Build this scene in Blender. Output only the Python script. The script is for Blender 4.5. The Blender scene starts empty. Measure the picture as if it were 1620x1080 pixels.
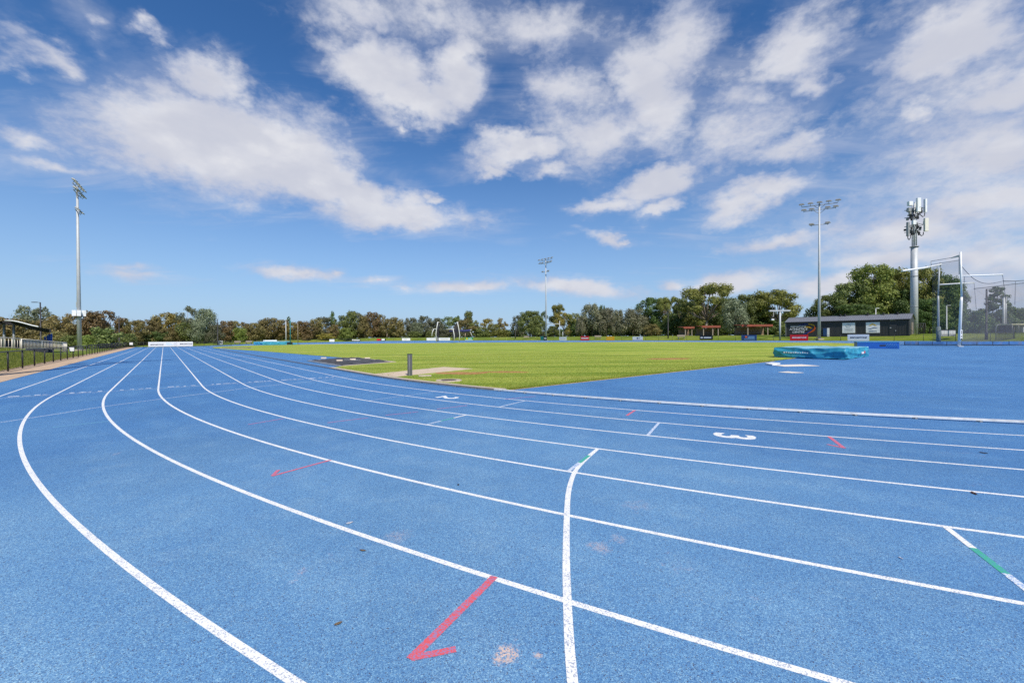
import bpy, bmesh, math, random
import numpy as np
from mathutils import Vector, Matrix

random.seed(7)
R = math.radians
sc = bpy.context.scene
COL = sc.collection

# ------------------------------------------------------------------ frame of reference
# Camera stands just outside lane eight of the near bend; track axes: u along the home straight, v outwards.
F, PITCH, ROLL, CAMH = 658.9, 0.0084335, -0.00515, 1.683       # focal length in pixels of a 1620 px wide frame
TH, CX, CY = 0.696111, 21.3576, 42.3971                        # heading of the straight, centre of the near bend
R0 = 46.18                                                     # outermost lane line of the bend
DU = Vector((-math.sin(TH), math.cos(TH))); DN = Vector((-math.cos(TH), -math.sin(TH)))
LEN = 84.39

def xy(u, v):
    return (CX + u * DU.x + v * DN.x, CY + u * DU.y + v * DN.y)

def uv(x, y):
    dx, dy = x - CX, y - CY
    return dx * DU.x + dy * DU.y, dx * DN.x + dy * DN.y

def dist(u, v):
    uu = min(max(u, 0.0), LEN)
    return math.hypot(u - uu, v)

def sst(t):
    t = min(max(t, 0.0), 1.0)
    return t * t * (3 - 2 * t)

def lerp_tab(x, tab):
    if x <= tab[0][0]: return tab[0][1]
    for (a, fa), (b, fb) in zip(tab, tab[1:]):
        if x <= b: return fa + (fb - fa) * (x - a) / (b - a)
    return tab[-1][1]

def side_k(u, v):
    """1 on the far (back straight) side, fading to 0 towards the home straight."""
    if u > LEN:
        psi = math.degrees(math.atan2(v, u - LEN))
        return min(max((50 - psi) / 70, 0), 1)
    return min(max((10 - v) / 46, 0), 1)

def height(u, v):
    d = dist(u, v)
    vc = max(v, -50.0)
    g = lerp_tab(u, [(-12, .7), (0, 1), (30, 1), (120, 0)])
    a = .0143 * max(0, 10 - vc) * g
    k = side_k(u, v)
    t = .85 * k
    z = a + max(0, t - a) * sst((d - 36.5) / 13.5)
    if d > 50.6:
        z += 1.2 * k * sst((d - 50.6) / 9.0)
    if v > 50.6 and u < 49:                                   # lawn bank below the grandstand
        z += .92 * sst((v - 50.6) / 3.4) * min(max((48.5 - u) / 12, 0), 1)
    return z

def zxy(x, y):
    return height(*uv(x, y))

def ray(px, py):
    x = (px - 810) / F; y = (540 - py) / F
    c, s = math.cos(ROLL), math.sin(ROLL)
    x, y = c * x - s * y, s * x + c * y
    return Vector((x, math.cos(PITCH) + y * math.sin(PITCH), -math.sin(PITCH) + y * math.cos(PITCH)))

def pt(px, py, Y):
    """world point seen at that picture position, Y metres away from the camera"""
    d = ray(px, py)
    return Vector((0, 0, CAMH)) + d * (Y / d.y)

def at(px, py, dz=0.0):
    """where the sight line meets the ground"""
    d = ray(px, py); o = Vector((0, 0, CAMH)); t = .5
    for i in range(6000):
        p = o + d * t
        h = p.z - zxy(p.x, p.y)
        if h <= 0.0003 or t > 700: break
        t += min(max(h / max(-d.z, .004) * .5, .0004), 1.0)
    p = o + d * t
    return Vector((p.x, p.y, zxy(p.x, p.y) + dz))

def on_line(px, D):
    """ground point at offset D from the track's axis, in the direction of picture column px"""
    d = ray(px, 537); t = 5.0
    inside = False
    while t < 400:
        dd = dist(*uv(d.x * t, d.y * t))
        if dd < D - .5: inside = True
        if inside and dd >= D: break
        t += .05
    return Vector((d.x * t, d.y * t, zxy(d.x * t, d.y * t)))

def ground(px, Y):
    d = ray(px, 537); t = Y / d.y
    return Vector((d.x * t, d.y * t, zxy(d.x * t, d.y * t)))

# ------------------------------------------------------------------ object helpers
def tag(o, label=None, cat=None, group=None, kind=None):
    if label: o['label'] = label
    if cat: o['category'] = cat
    if group: o['group'] = group
    if kind: o['kind'] = kind
    return o

def empty(name, loc, rz=0.0, label=None, cat=None, group=None):
    o = bpy.data.objects.new(name, None); COL.objects.link(o)
    o.empty_display_size = .2
    o.location = loc; o.rotation_euler = (0, 0, rz)
    return tag(o, label, cat, group)

def link(name, me, mat=None, parent=None):
    o = bpy.data.objects.new(name, me); COL.objects.link(o)
    if mat is not None and not me.materials: me.materials.append(mat)
    if parent is not None: o.parent = parent
    return o

class MB:
    def __init__(self): self.bm = bmesh.new()
    def box(self, c, s, rz=0.0, rx=0.0, ry=0.0, bev=0.0):
        m = Matrix.Translation(c) @ Matrix.Rotation(rz, 4, 'Z') @ Matrix.Rotation(ry, 4, 'Y') @ Matrix.Rotation(rx, 4, 'X') @ Matrix.Diagonal((s[0], s[1], s[2], 1))
        g = bmesh.ops.create_cube(self.bm, size=1.0, matrix=m)
        if bev > 0:
            es = list({e for v in g['verts'] for e in v.link_edges})
            bmesh.ops.bevel(self.bm, geom=es, offset=bev, segments=2, affect='EDGES', profile=.7)
        return self
    def tube(self, pts, r, n=10, r1=None, cap=True):
        pts = [Vector(p) for p in pts]
        rs = r if isinstance(r, (list, tuple)) else [r + ((r1 if r1 is not None else r) - r) * i / max(1, len(pts) - 1) for i in range(len(pts))]
        rings = []; prev = None
        for i, p in enumerate(pts):
            d = (pts[min(i + 1, len(pts) - 1)] - pts[max(i - 1, 0)]).normalized()
            a = prev if prev is not None else (Vector((0, 1, 0)) if abs(d.y) < .9 else Vector((1, 0, 0)))
            a = (a - d * a.dot(d)).normalized(); b = d.cross(a); prev = a
            rings.append([self.bm.verts.new(p + (a * math.cos(2 * math.pi * k / n) + b * math.sin(2 * math.pi * k / n)) * rs[i]) for k in range(n)])
        for r0_, r1_ in zip(rings, rings[1:]):
            for k in range(n):
                self.bm.faces.new((r0_[k], r0_[(k + 1) % n], r1_[(k + 1) % n], r1_[k])).smooth = True
        if cap:
            self.bm.faces.new(rings[0][::-1]); self.bm.faces.new(rings[-1])
        return self
    def poly(self, pts):
        self.bm.faces.new([self.bm.verts.new(p) for p in pts]); return self
    def prism(self, outline, z0, z1):
        lo = [self.bm.verts.new((x, y, z0)) for x, y in outline]; hi = [self.bm.verts.new((x, y, z1)) for x, y in outline]
        n = len(outline)
        self.bm.faces.new(lo[::-1]); self.bm.faces.new(hi)
        for i in range(n): self.bm.faces.new((lo[i], lo[(i + 1) % n], hi[(i + 1) % n], hi[i]))
        return self
    def build(self, name, mat, parent=None, smooth=False):
        bmesh.ops.recalc_face_normals(self.bm, faces=self.bm.faces[:])
        me = bpy.data.meshes.new(name); self.bm.to_mesh(me); self.bm.free()
        if smooth:
            for p in me.polygons: p.use_smooth = True
        return link(name, me, mat, parent)

def text(s, size, mat, parent, mtx, name='lettering', shear=0.0, bold=0.0, depth=.004, align='CENTER', sx=1.0):
    cu = bpy.data.curves.new(name, 'FONT'); cu.body = s; cu.size = size; cu.align_x = align; cu.align_y = 'CENTER'
    cu.extrude = depth; cu.offset = bold; cu.shear = shear; cu.resolution_u = 3
    o = bpy.data.objects.new(name, cu); COL.objects.link(o)
    dg = bpy.context.evaluated_depsgraph_get()
    me = bpy.data.meshes.new_from_object(o.evaluated_get(dg))
    bpy.data.objects.remove(o); bpy.data.curves.remove(cu)
    me.transform(mtx @ Matrix.Diagonal((sx, 1, 1, 1)))
    me.materials.clear(); me.name = name
    return link(name, me, mat, parent)

def copy_tree(o, parent=None):
    c = o.copy(); COL.objects.link(c); c.parent = parent
    for ch in list(o.children): copy_tree(ch, c)
    return c

# ------------------------------------------------------------------ materials
def mat(name, col=(.5, .5, .5), rough=.6, metal=0.0, spec=.5):
    m = bpy.data.materials.new(name); m.use_nodes = True
    b = m.node_tree.nodes['Principled BSDF']
    b.inputs['Base Color'].default_value = (*col, 1); b.inputs['Roughness'].default_value = rough
    b.inputs['Metallic'].default_value = metal; b.inputs['Specular IOR Level'].default_value = spec
    return m

class NT:
    def __init__(self, m): self.m = m; self.t = m.node_tree; self.b = m.node_tree.nodes.get('Principled BSDF')
    def n(self, typ, **kw):
        x = self.t.nodes.new(typ)
        for k, v in kw.items(): setattr(x, k, v)
        return x
    def l(self, a, b): self.t.links.new(a, b)
    def noise(self, scale, detail=4, rough=.6, vec=None, dist=0.0, scl=None):
        n = self.n('ShaderNodeTexNoise'); n.inputs['Scale'].default_value = scale; n.inputs['Detail'].default_value = detail
        n.inputs['Roughness'].default_value = rough; n.inputs['Distortion'].default_value = dist
        if vec is None:
            tc = self.n('ShaderNodeTexCoord'); vec = tc.outputs['Object']
        if scl is not None:
            mp = self.n('ShaderNodeMapping'); mp.inputs['Scale'].default_value = scl[:3]
            if len(scl) > 3: mp.inputs['Rotation'].default_value = (0, 0, scl[3])
            self.l(vec, mp.inputs['Vector']); vec = mp.outputs[0]
        self.l(vec, n.inputs['Vector'])
        return n.outputs['Fac']
    def ramp(self, fac, stops):
        r = self.n('ShaderNodeValToRGB'); e = r.color_ramp.elements
        while len(e) < len(stops): e.new(.5)
        for q, (p, c) in zip(e, stops):
            q.position = p; q.color = (*c, 1) if len(c) == 3 else c
        self.l(fac, r.inputs['Fac'])
        return r.outputs['Color']
    def mix(self, fac, a, b, mode='MIX'):
        x = self.n('ShaderNodeMix', data_type='RGBA', blend_type=mode)
        for sock, v in ((x.inputs[0], fac), (x.inputs[6], a), (x.inputs[7], b)):
            if hasattr(v, 'is_output'): self.l(v, sock)
            elif isinstance(v, (int, float)): sock.default_value = v
            else: sock.default_value = (*v, 1)
        return x.outputs[2]
    def math(self, op, a, b=None, c=None, clamp=False):
        x = self.n('ShaderNodeMath', operation=op, use_clamp=clamp)
        for i, v in enumerate((a, b, c)):
            if v is None: continue
            if hasattr(v, 'is_output'): self.l(v, x.inputs[i])
            else: x.inputs[i].default_value = v
        return x.outputs[0]
    def mapr(self, v, a, b, c=0.0, d=1.0, smooth=False):
        x = self.n('ShaderNodeMapRange'); x.interpolation_type = 'SMOOTHSTEP' if smooth else 'LINEAR'
        self.l(v, x.inputs[0])
        for i, q in enumerate((a, b, c, d)): x.inputs[1 + i].default_value = q
        return x.outputs[0]
    def bump(self, h, strength=.3, dist=.01):
        x = self.n('ShaderNodeBump'); x.inputs['Strength'].default_value = strength; x.inputs['Distance'].default_value = dist
        self.l(h, x.inputs['Height']); self.l(x.outputs[0], self.b.inputs['Normal'])
    def color(self, c): self.l(c, self.b.inputs['Base Color'])

def worn(name, col, var=.12, scale=6, rough=.6, metal=0.0, spec=.5, dirt=None):
    """paint or metal with a little unevenness and grime"""
    m = mat(name, col, rough, metal, spec); t = NT(m)
    lo = tuple(c * (1 - var) for c in col); hi = tuple(min(1, c * (1 + var)) for c in col)
    c = t.ramp(t.noise(scale, 5), [(.3, lo), (.7, hi)])
    if dirt:
        f = t.mapr(t.noise(scale * .6, 6, .7, scl=(1, 1, .25)), .55, .75)
        c = t.mix(f, c, dirt)
    t.color(c)
    return m

def m_track(name='track_rubber', base=(.056, .182, .420)):
    m = mat(name, base, .78, 0, .3); t = NT(m)
    b = Vector(base)
    big = t.noise(.22, 6, .62)                                  # sun-faded and scuffed areas
    mid = t.noise(2.0, 7, .68)
    run = t.noise(.5, 6, .65, scl=(1, .16, 1, TH))
    c = t.ramp(big, [(.30, tuple(b * .86)), (.5, tuple(b)), (.72, (b.x * 1.30, b.y * 1.18, b.z * 1.08))])
    c = t.mix(t.mapr(run, .45, .75, 0, .45), c, (b.x * 1.65, b.y * 1.32, b.z * 1.10))
    c = t.mix(t.mapr(run, .42, .25, 0, .5), c, (b.x * .72, b.y * .82, b.z * .95))
    c = t.mix(t.mapr(mid, .5, .8, 0, .45), c, (b.x * 1.95, b.y * 1.38, b.z * 1.06))
    tc = t.n('ShaderNodeTexCoord')
    def granules(scale):
        v = t.n('ShaderNodeTexVoronoi'); v.inputs['Scale'].default_value = scale; t.l(tc.outputs['Object'], v.inputs['Vector'])
        sep = t.n('ShaderNodeSeparateColor'); t.l(v.outputs['Color'], sep.inputs[0]); return sep.outputs
    g1, g2 = granules(230), granules(110)
    c = t.mix(1.0, c, t.ramp(g1[0], [(0, (.45, .52, .62)), (.25, (.82, .86, .92)), (.6, (1.0, 1.0, 1.0)), (.85, (1.40, 1.28, 1.12)), (1, (2.3, 1.75, 1.35))]), 'MULTIPLY')
    c = t.mix(1.0, c, t.ramp(g2[0], [(0, (.80, .84, .9)), (.5, (1, 1, 1)), (1, (1.28, 1.2, 1.1))]), 'MULTIPLY')
    c = t.mix(t.mapr(g1[1], .955, .96), c, (.035, .045, .09))
    sand = t.math('MULTIPLY', t.mapr(t.noise(1.1, 9, .78, dist=.5), .62, .80, 0, .6), t.mapr(g2[1], .2, .8))
    c = t.mix(sand, c, (.46, .38, .33))
    # feet wear a paler line down the middle of each lane of the bend
    rd = t.n('ShaderNodeVectorMath', operation='DISTANCE'); t.l(tc.outputs['Object'], rd.inputs[0]); rd.inputs[1].default_value = (CX, CY, 0)
    ln = t.math('COSINE', t.math('MULTIPLY', t.math('SUBTRACT', rd.outputs['Value'], R0 + .61), 2 * math.pi / 1.22))
    lw = t.math('MULTIPLY', t.mapr(ln, .1, 1.0, 0, 1, True), t.mapr(t.noise(.9, 6, .7), .42, .68, 0, .38))
    c = t.mix(lw, c, t.mix(1.0, c, (1.7, 1.38, 1.15), 'MULTIPLY'))
    for (sx_, sy_, sr_, f_) in STAINS:                         # sandy stains
        ds = t.n('ShaderNodeVectorMath', operation='DISTANCE'); t.l(tc.outputs['Object'], ds.inputs[0]); ds.inputs[1].default_value = (sx_, sy_, 0)
        q = t.math('ADD', t.math('DIVIDE', ds.outputs['Value'], sr_), t.math('MULTIPLY', t.math('SUBTRACT', t.noise(9, 7, .75), .5), 4.5))
        c = t.mix(t.math('MULTIPLY', t.mapr(q, 1.0, .3, 0, f_), t.mapr(g2[1], .15, .6)), c, (.47, .41, .32))
    # paler towards the camera: foreground sheen and brightness painted into the rubber colour
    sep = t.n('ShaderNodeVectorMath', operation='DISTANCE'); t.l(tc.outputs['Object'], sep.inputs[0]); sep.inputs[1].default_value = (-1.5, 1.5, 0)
    wear_or_sheen = t.math('ADD', sep.outputs['Value'], t.math('MULTIPLY', t.noise(.35, 5, .65), 9.0))
    c = t.mix(t.mapr(wear_or_sheen, 5, 17, .78, 0, True), c, t.mix(1.0, c, (2.35, 1.62, 1.2), 'MULTIPLY'))
    t.color(c)
    t.bump(t.math('ADD', g1[0], t.noise(60, 3)), .6, .004)
    return m

def m_paint(name, col, wear_or_sheen=.5, wear_to=(.14, .26, .5)):
    """line paint on rubber granules; wear is where the rubber shows through"""
    m = mat(name, col, .7, 0, .3); t = NT(m)
    v = t.n('ShaderNodeTexVoronoi'); v.inputs['Scale'].default_value = 150
    tc = t.n('ShaderNodeTexCoord'); t.l(tc.outputs['Object'], v.inputs['Vector'])
    sep = t.n('ShaderNodeSeparateColor'); t.l(v.outputs['Color'], sep.inputs[0])
    w = t.noise(7, 5, .7)
    k = t.math('ADD', t.math('MULTIPLY', w, .55), t.math('MULTIPLY', sep.outputs[0], .62))
    f = t.mapr(k, 1 - wear_or_sheen * .55, 1 - wear_or_sheen * .55 + .05)
    c = t.mix(t.mapr(t.noise(1.6, 4), .4, .75, 0, .35), col, tuple(x * .82 for x in col))
    c = t.mix(f, c, wear_to)
    t.color(c); t.bump(sep.outputs[1], .4, .003)
    return m

def m_grass(name, lo, mid, hi, stripes=True, dry=(.40, .31, .12)):
    m = mat(name, mid, .9, 0, .15); t = NT(m)
    tc = t.n('ShaderNodeTexCoord')
    big = t.noise(.10, 5, .6); med = t.noise(.9, 6, .7); fine = t.noise(26, 5, .75)
    c = t.ramp(big, [(.32, lo), (.5, mid), (.7, hi)])
    if stripes:
        mp = t.n('ShaderNodeMapping'); mp.inputs['Rotation'].default_value = (0, 0, R(-4)); t.l(tc.outputs['Object'], mp.inputs['Vector'])
        w = t.n('ShaderNodeTexWave', wave_type='BANDS', bands_direction='Y', wave_profile='SIN')
        w.inputs['Scale'].default_value = .068; w.inputs['Distortion'].default_value = 1.1; w.inputs['Detail'].default_value = 3; w.inputs['Detail Scale'].default_value = .5
        t.l(mp.outputs[0], w.inputs['Vector'])
        st = t.noise(.55, 5, .6, vec=mp.outputs[0], scl=(.035, 1, 1))
        c = t.mix(t.mapr(w.outputs['Fac'], .35, .65, 0, .75, True), c, hi)
        c = t.mix(t.mapr(w.outputs['Fac'], .40, .10, 0, .45, True), c, lo)
        c = t.mix(t.mapr(st, .46, .60, 0, .85), c, (hi[0] * 1.12, hi[1] * 1.04, hi[2] * 1.1))
        c = t.mix(t.mapr(st, .42, .28, 0, .6), c, lo)
    c = t.mix(t.mapr(med, .45, .8, 0, .55), c, tuple(x * .72 for x in mid))
    c = t.mix(t.mapr(t.noise(.16, 7, .72), .50, .72, 0, .45), c, tuple(x * y for x, y in zip(hi, (1.15, 1.0, 1.3))))
    c = t.mix(t.mapr(t.noise(.33, 7, .75), .575, .74, 0, .8), c, dry)
    c = t.mix(1.0, c, t.ramp(fine, [(.25, (.40, .48, .38)), (.5, (.95, .97, .95)), (.75, (1.6, 1.42, 1.25))]), 'MULTIPLY')
    t.color(c); t.bump(t.math('ADD', fine, med), .8, .06)
    return m

def m_leaf(name, a, b, c3=None, trans=.40):
    m = bpy.data.materials.new(name); m.use_nodes = True; t = NT(m)
    t.b.inputs['Roughness'].default_value = .55; t.b.inputs['Specular IOR Level'].default_value = .35
    g = t.n('ShaderNodeNewGeometry'); oi = t.n('ShaderNodeObjectInfo')
    c = t.ramp(g.outputs['Random Per Island'], [(0, a), (.6, b), (1, c3 or tuple(x * 1.5 for x in b))])
    clump = t.noise(.55, 3, .6)
    c = t.mix(t.mapr(clump, .4, .7, 0, .5), c, a)
    hs = t.n('ShaderNodeHueSaturation'); t.l(c, hs.inputs['Color'])
    t.l(t.mapr(oi.outputs['Random'], 0, 1, .485, .515), hs.inputs['Hue']); t.l(t.mapr(oi.outputs['Random'], 0, 1, .8, 1.2), hs.inputs['Value'])
    t.color(hs.outputs[0])
    tr = t.n('ShaderNodeBsdfTranslucent'); t.l(hs.outputs[0], tr.inputs['Color'])
    mx = t.n('ShaderNodeMixShader'); mx.inputs[0].default_value = trans
    t.l(t.b.outputs[0], mx.inputs[1]); t.l(tr.outputs[0], mx.inputs[2])
    t.l(mx.outputs[0], t.t.nodes['Material Output'].inputs['Surface'])
    return m

def m_net(name, col, cover, cell=0.0):
    """netting: thread with open mesh between"""
    m = bpy.data.materials.new(name); m.use_nodes = True; t = NT(m)
    t.b.inputs['Base Color'].default_value = (*col, 1); t.b.inputs['Roughness'].default_value = .8
    tr = t.n('ShaderNodeBsdfTransparent'); mx = t.n('ShaderNodeMixShader')
    f = t.mapr(t.noise(.6, 4), .3, .7, cover * .8, cover * 1.2)
    t.l(f, mx.inputs[0]); t.l(tr.outputs[0], mx.inputs[1]); t.l(t.b.outputs[0], mx.inputs[2])
    t.l(mx.outputs[0], t.t.nodes['Material Output'].inputs['Surface'])
    return m

STAINS = [(p.x, p.y, r, f) for p, r, f in ((at(803, 1030), .08, .6), (at(850, 1036), .03, .5), (at(948, 866), .10, .26), (at(978, 851), .09, .2), (at(630, 847), .12, .16), (at(1010, 800), .16, .12))]
M = {}
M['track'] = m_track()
M['white'] = m_paint('white_line_paint', (.82, .82, .80), .45, (.36, .40, .48))
M['white_worn'] = m_paint('worn_white_paint', (.68, .72, .76), .66, (.12, .27, .56))
M['white_faint'] = m_paint('faint_white_paint', (.42, .52, .66), .66, (.10, .25, .54))
M['red'] = m_paint('red_line_paint', (.68, .105, .125), .70, (.34, .20, .36))
M['red_faint'] = m_paint('faint_red_paint', (.50, .17, .30), .68, (.12, .24, .5))
M['green'] = m_paint('green_line_paint', (.06, .40, .27), .55, (.08, .30, .42))
M['teal_faint'] = m_paint('faint_teal_paint', (.18, .46, .58), .66, (.10, .25, .54))
M['grass'] = m_grass('mown_grass', (.130, .235, .018), (.220, .312, .032), (.365, .425, .075))
M['lawn'] = m_grass('outer_lawn', (.12, .19, .020), (.20, .27, .030), (.29, .33, .06), False)
M['alu'] = worn('aluminium_rail', (.74, .73, .71), .14, 8, .5, .1, dirt=(.45, .42, .38))
M['old_rail'] = worn('weathered_rail', (.20, .18, .17), .25, 6, .8, 0, .2, dirt=(.12, .10, .09))
M['pad'] = worn('tan_concrete', (.56, .45, .33), .14, 3, .9, 0, .2)
M['concrete'] = worn('concrete', (.46, .39, .31), .18, 5, .9, 0, .2)
M['sandpath'] = worn('sandy_concrete', (.50, .37, .26), .2, 3, .95, 0, .1, dirt=(.36, .22, .14))
M['soil'] = worn('bare_soil', (.38, .20, .08), .3, 4, .95, 0, .1)
M['steel'] = worn('galvanised_steel', (.46, .48, .50), .08, 1.2, .55, .12)
M['steel_dk'] = worn('weathered_steel', (.28, .29, .30), .15, 4, .5, .4)
M['post_grey'] = worn('dark_grey_paint', (.085, .088, .095), .15, 5, .6)
M['white_paint'] = worn('white_enamel', (.78, .79, .80), .06, 3, .4, 0, .5, dirt=(.5, .5, .48))
M['ivory'] = worn('ivory_enamel', (.70, .68, .60), .05, 3, .5)
M['black_paint'] = worn('black_powder_coat', (.022, .022, .025), .2, 6, .5)
M['dark_cloth'] = worn('dark_shade_cloth', (.03, .032, .045), .25, 4, .8)
M['lamp_body'] = worn('floodlight_casing', (.32, .32, .31), .2, 3, .5, .4)
M['lamp_glass'] = mat('floodlight_glass', (.20, .13, .10), .2, 0, .6)
M['shed'] = worn('charcoal_steel_sheet', (.040, .041, .044), .12, 3, .55, .1)
M['shed_roof'] = worn('grey_roof_sheet', (.22, .23, .25), .08, 1.5, .45, .2)
M['shed_trim'] = worn('dark_trim', (.028, .029, .032), .1, 3, .5)
M['cream'] = worn('cream_trim', (.62, .57, .40), .1, 4, .6)
M['mat_cover'] = worn('turquoise_tarpaulin', (.030, .255, .385), .25, 2.5, .5, 0, .3, dirt=(.06, .34, .47))
M['cover_top'] = worn('sunlit_turquoise', (.20, .44, .56), .18, 2.0, .5, 0, .3, dirt=(.34, .54, .62))  # paler than mat_cover: sunlight on the top is put into the colour
M['mat_blue'] = worn('blue_vinyl', (.012, .10, .42), .15, 3, .4)
M['mat_top'] = worn('light_blue_vinyl', (.06, .30, .55), .12, 3, .45)
M['tarp'] = worn('black_tarpaulin', (.060, .061, .068), .5, 2, .8, 0, .3, dirt=(.11, .10, .09))
M['sandbag'] = worn('pale_sandbag', (.62, .52, .42), .12, 8, .9)
M['board_pale'] = worn('pale_board', (.70, .64, .57), .06, 4, .8, 0, .2)
M['fence_mesh'] = m_net('black_chain_wire', (.012, .012, .014), .26)
M['fence_dense'] = m_net('black_chain_wire_close', (.012, .012, .014), .38)
M['fence_far'] = m_net('black_chain_wire_far', (.012, .012, .014), .22)
M['cage_net'] = m_net('grey_cage_net', (.16, .17, .22), .20)
M['cage_net_dk'] = m_net('dark_cage_net', (.015, .015, .03), .72)
M['net_blue'] = m_net('folded_blue_net', (.03, .035, .16), .75)
M['rope'] = mat('dark_rope', (.09, .10, .13), .8)
M['rust_roof'] = worn('red_roof_sheet', (.24, .062, .038), .2, 2, .7, 0, .3, dirt=(.16, .09, .06))
M['brick'] = worn('tan_brick', (.22, .15, .10), .25, 5, .9)
M['timber'] = worn('grey_timber', (.26, .22, .18), .2, 6, .85)
M['bark'] = worn('pale_bark', (.30, .24, .19), .3, 3, .9, dirt=(.13, .10, .08))
M['bark_dk'] = worn('dark_bark', (.10, .08, .06), .3, 4, .9)
for k, c in dict(s_white=(.76, .77, .80), s_black=(.015, .016, .018), s_red=(.62, .015, .025), s_navy=(.02, .06, .18), s_orange=(.75, .38, .01), s_green=(.01, .30, .12),
                 s_teal=(.01, .17, .16), s_ltblue=(.35, .62, .78), s_yellow=(.85, .62, .02), s_blue=(.03, .07, .36), s_gold=(.80, .50, .03), s_orange2=(.80, .16, .03), s_grey=(.40, .41, .44), s_lilac=(.30, .32, .70)).items():
    M[k] = worn(k[2:] + '_sign_face', c, .05, 3, .5, 0, .4)

M['s_grey2'] = worn('dull_white_enamel', (.56, .57, .57), .1, 3, .5)
L = {}
L['rust'] = m_leaf('rust_leaf', (.145, .110, .044), (.272, .205, .086), (.43, .32, .15))
L['brown'] = m_leaf('olive_brown_leaf', (.135, .118, .040), (.262, .222, .084), (.42, .35, .15))
L['gold'] = m_leaf('golden_leaf', (0.199, 0.160, 0.033), (0.397, 0.312, 0.076), (0.500, 0.473, 0.152))
L['green'] = m_leaf('mid_green_leaf', (0.092, 0.122, 0.032), (0.205, 0.252, 0.072), (0.35, 0.39, 0.14))
L['bright'] = m_leaf('bright_green_leaf', (.11, .15, .028), (.255, .30, .064), (.42, .45, .13))
L['deep'] = m_leaf('deep_green_leaf', (0.052, 0.089, 0.027), (0.126, 0.190, 0.052), (0.229, 0.305, 0.091))
L['grey'] = m_leaf('grey_green_leaf', (.115, .14, .08), (.255, .295, .175), (.43, .46, .31))
L['silver'] = m_leaf('silver_leaf', (.125, .128, .07), (.258, .258, .155), (.41, .40, .28))
L['dkgrey'] = m_leaf('dark_grey_green_leaf', (0.085, 0.094, 0.055), (0.176, 0.185, 0.107), (0.305, 0.305, 0.199))
L['olive'] = m_leaf('olive_leaf', (0.112, 0.126, 0.027), (0.267, 0.275, 0.065), (0.442, 0.427, 0.129))
L['pine'] = m_leaf('pine_needle', (0.052, 0.098, 0.037), (0.129, 0.206, 0.073), (0.229, 0.305, 0.115))

# ------------------------------------------------------------------ ground sheets
def sheet(name, poly_uv, mtl, dz, step=6.0, kind='structure'):
    """flat polygon (u, v) laid on the terrain, cut along a grid so that it follows the rise"""
    bm = bmesh.new()
    f = bm.faces.new([bm.verts.new((u, v, 0)) for u, v in poly_uv])
    us = [p[0] for p in poly_uv]; vs = [p[1] for p in poly_uv]
    bmesh.ops.triangulate(bm, faces=[f])
    for lo, hi, no in ((min(us), max(us), (1, 0, 0)), (min(vs), max(vs), (0, 1, 0))):
        k = math.ceil(lo / step) * step
        while k < hi:
            co = (k, 0, 0) if no[0] else (0, k, 0)
            bmesh.ops.bisect_plane(bm, geom=bm.verts[:] + bm.edges[:] + bm.faces[:], plane_co=co, plane_no=no, dist=1e-5)
            k += step
    for v in bm.verts:
        u_, v_ = v.co.x, v.co.y
        x, y = xy(u_, v_); v.co = (x, y, height(u_, v_) + dz)
    bmesh.ops.recalc_face_normals(bm, faces=bm.faces[:])
    if sum(f.normal.z for f in bm.faces) < 0: bmesh.ops.reverse_faces(bm, faces=bm.faces[:])
    if dz > .015:                                              # a real edge down to whatever lies below
        be = [e for e in bm.edges if len(e.link_faces) == 1]
        ex = bmesh.ops.extrude_edge_only(bm, edges=be)
        for v in [g for g in ex['geom'] if isinstance(g, bmesh.types.BMVert)]: v.co.z -= dz + .03
    me = bpy.data.meshes.new(name); bm.to_mesh(me); bm.free()
    o = link(name, me, mtl)
    if kind: o['kind'] = kind
    return o

def arc(cu, r, a0, a1, n):
    """points on a bend; angle measured from +v, turning towards -u"""
    return [(cu - r * math.sin(R(a0 + (a1 - a0) * i / n)), r * math.cos(R(a0 + (a1 - a0) * i / n))) for i in range(n + 1)]

def stadium(D, n=48, u0=0.0, u1=LEN):
    return arc(u0, D, 0, 180, n) + arc(u1, D, 180, 360, n)

# the outer ground: rings round the track out to the horizon
def ring_ground():
    Ds = [40, 46, 49, 50, 50.6, 51.4, 52.2, 53, 54, 55.5, 57, 59, 61, 64, 68, 74, 82, 95, 115, 150, 220, 400, 900, 2500, 6000]
    loops = []
    for D in Ds:
        pts = []
        pts += arc(0, D, 0, 180, 60)
        pts += [(LEN * i / 18, -D) for i in range(1, 18)]
        pts += arc(LEN, D, 180, 360, 60)
        pts += [(LEN - LEN * i / 30, D) for i in range(1, 30)]
        loops.append(pts)
    bm = bmesh.new(); vs = []
    for D, pts in zip(Ds, loops):
        row = []
        for u, v in pts:
            x, y = xy(u, v); z = height(u, v) - (.05 if D < 49.5 else .012)
            row.append(bm.verts.new((x, y, z)))
        vs.append(row)
    n = len(vs[0])
    for a, b in zip(vs, vs[1:]):
        for k in range(n): bm.faces.new((a[k], a[(k + 1) % n], b[(k + 1) % n], b[k])).smooth = True
    bmesh.ops.recalc_face_normals(bm, faces=bm.faces[:])
    if sum(f.normal.z for f in bm.faces) < 0: bmesh.ops.reverse_faces(bm, faces=bm.faces[:])
    me = bpy.data.meshes.new('ground'); bm.to_mesh(me); bm.free()
    return tag(link('ground', me, M['lawn']), kind='structure')
ring_ground()

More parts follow.
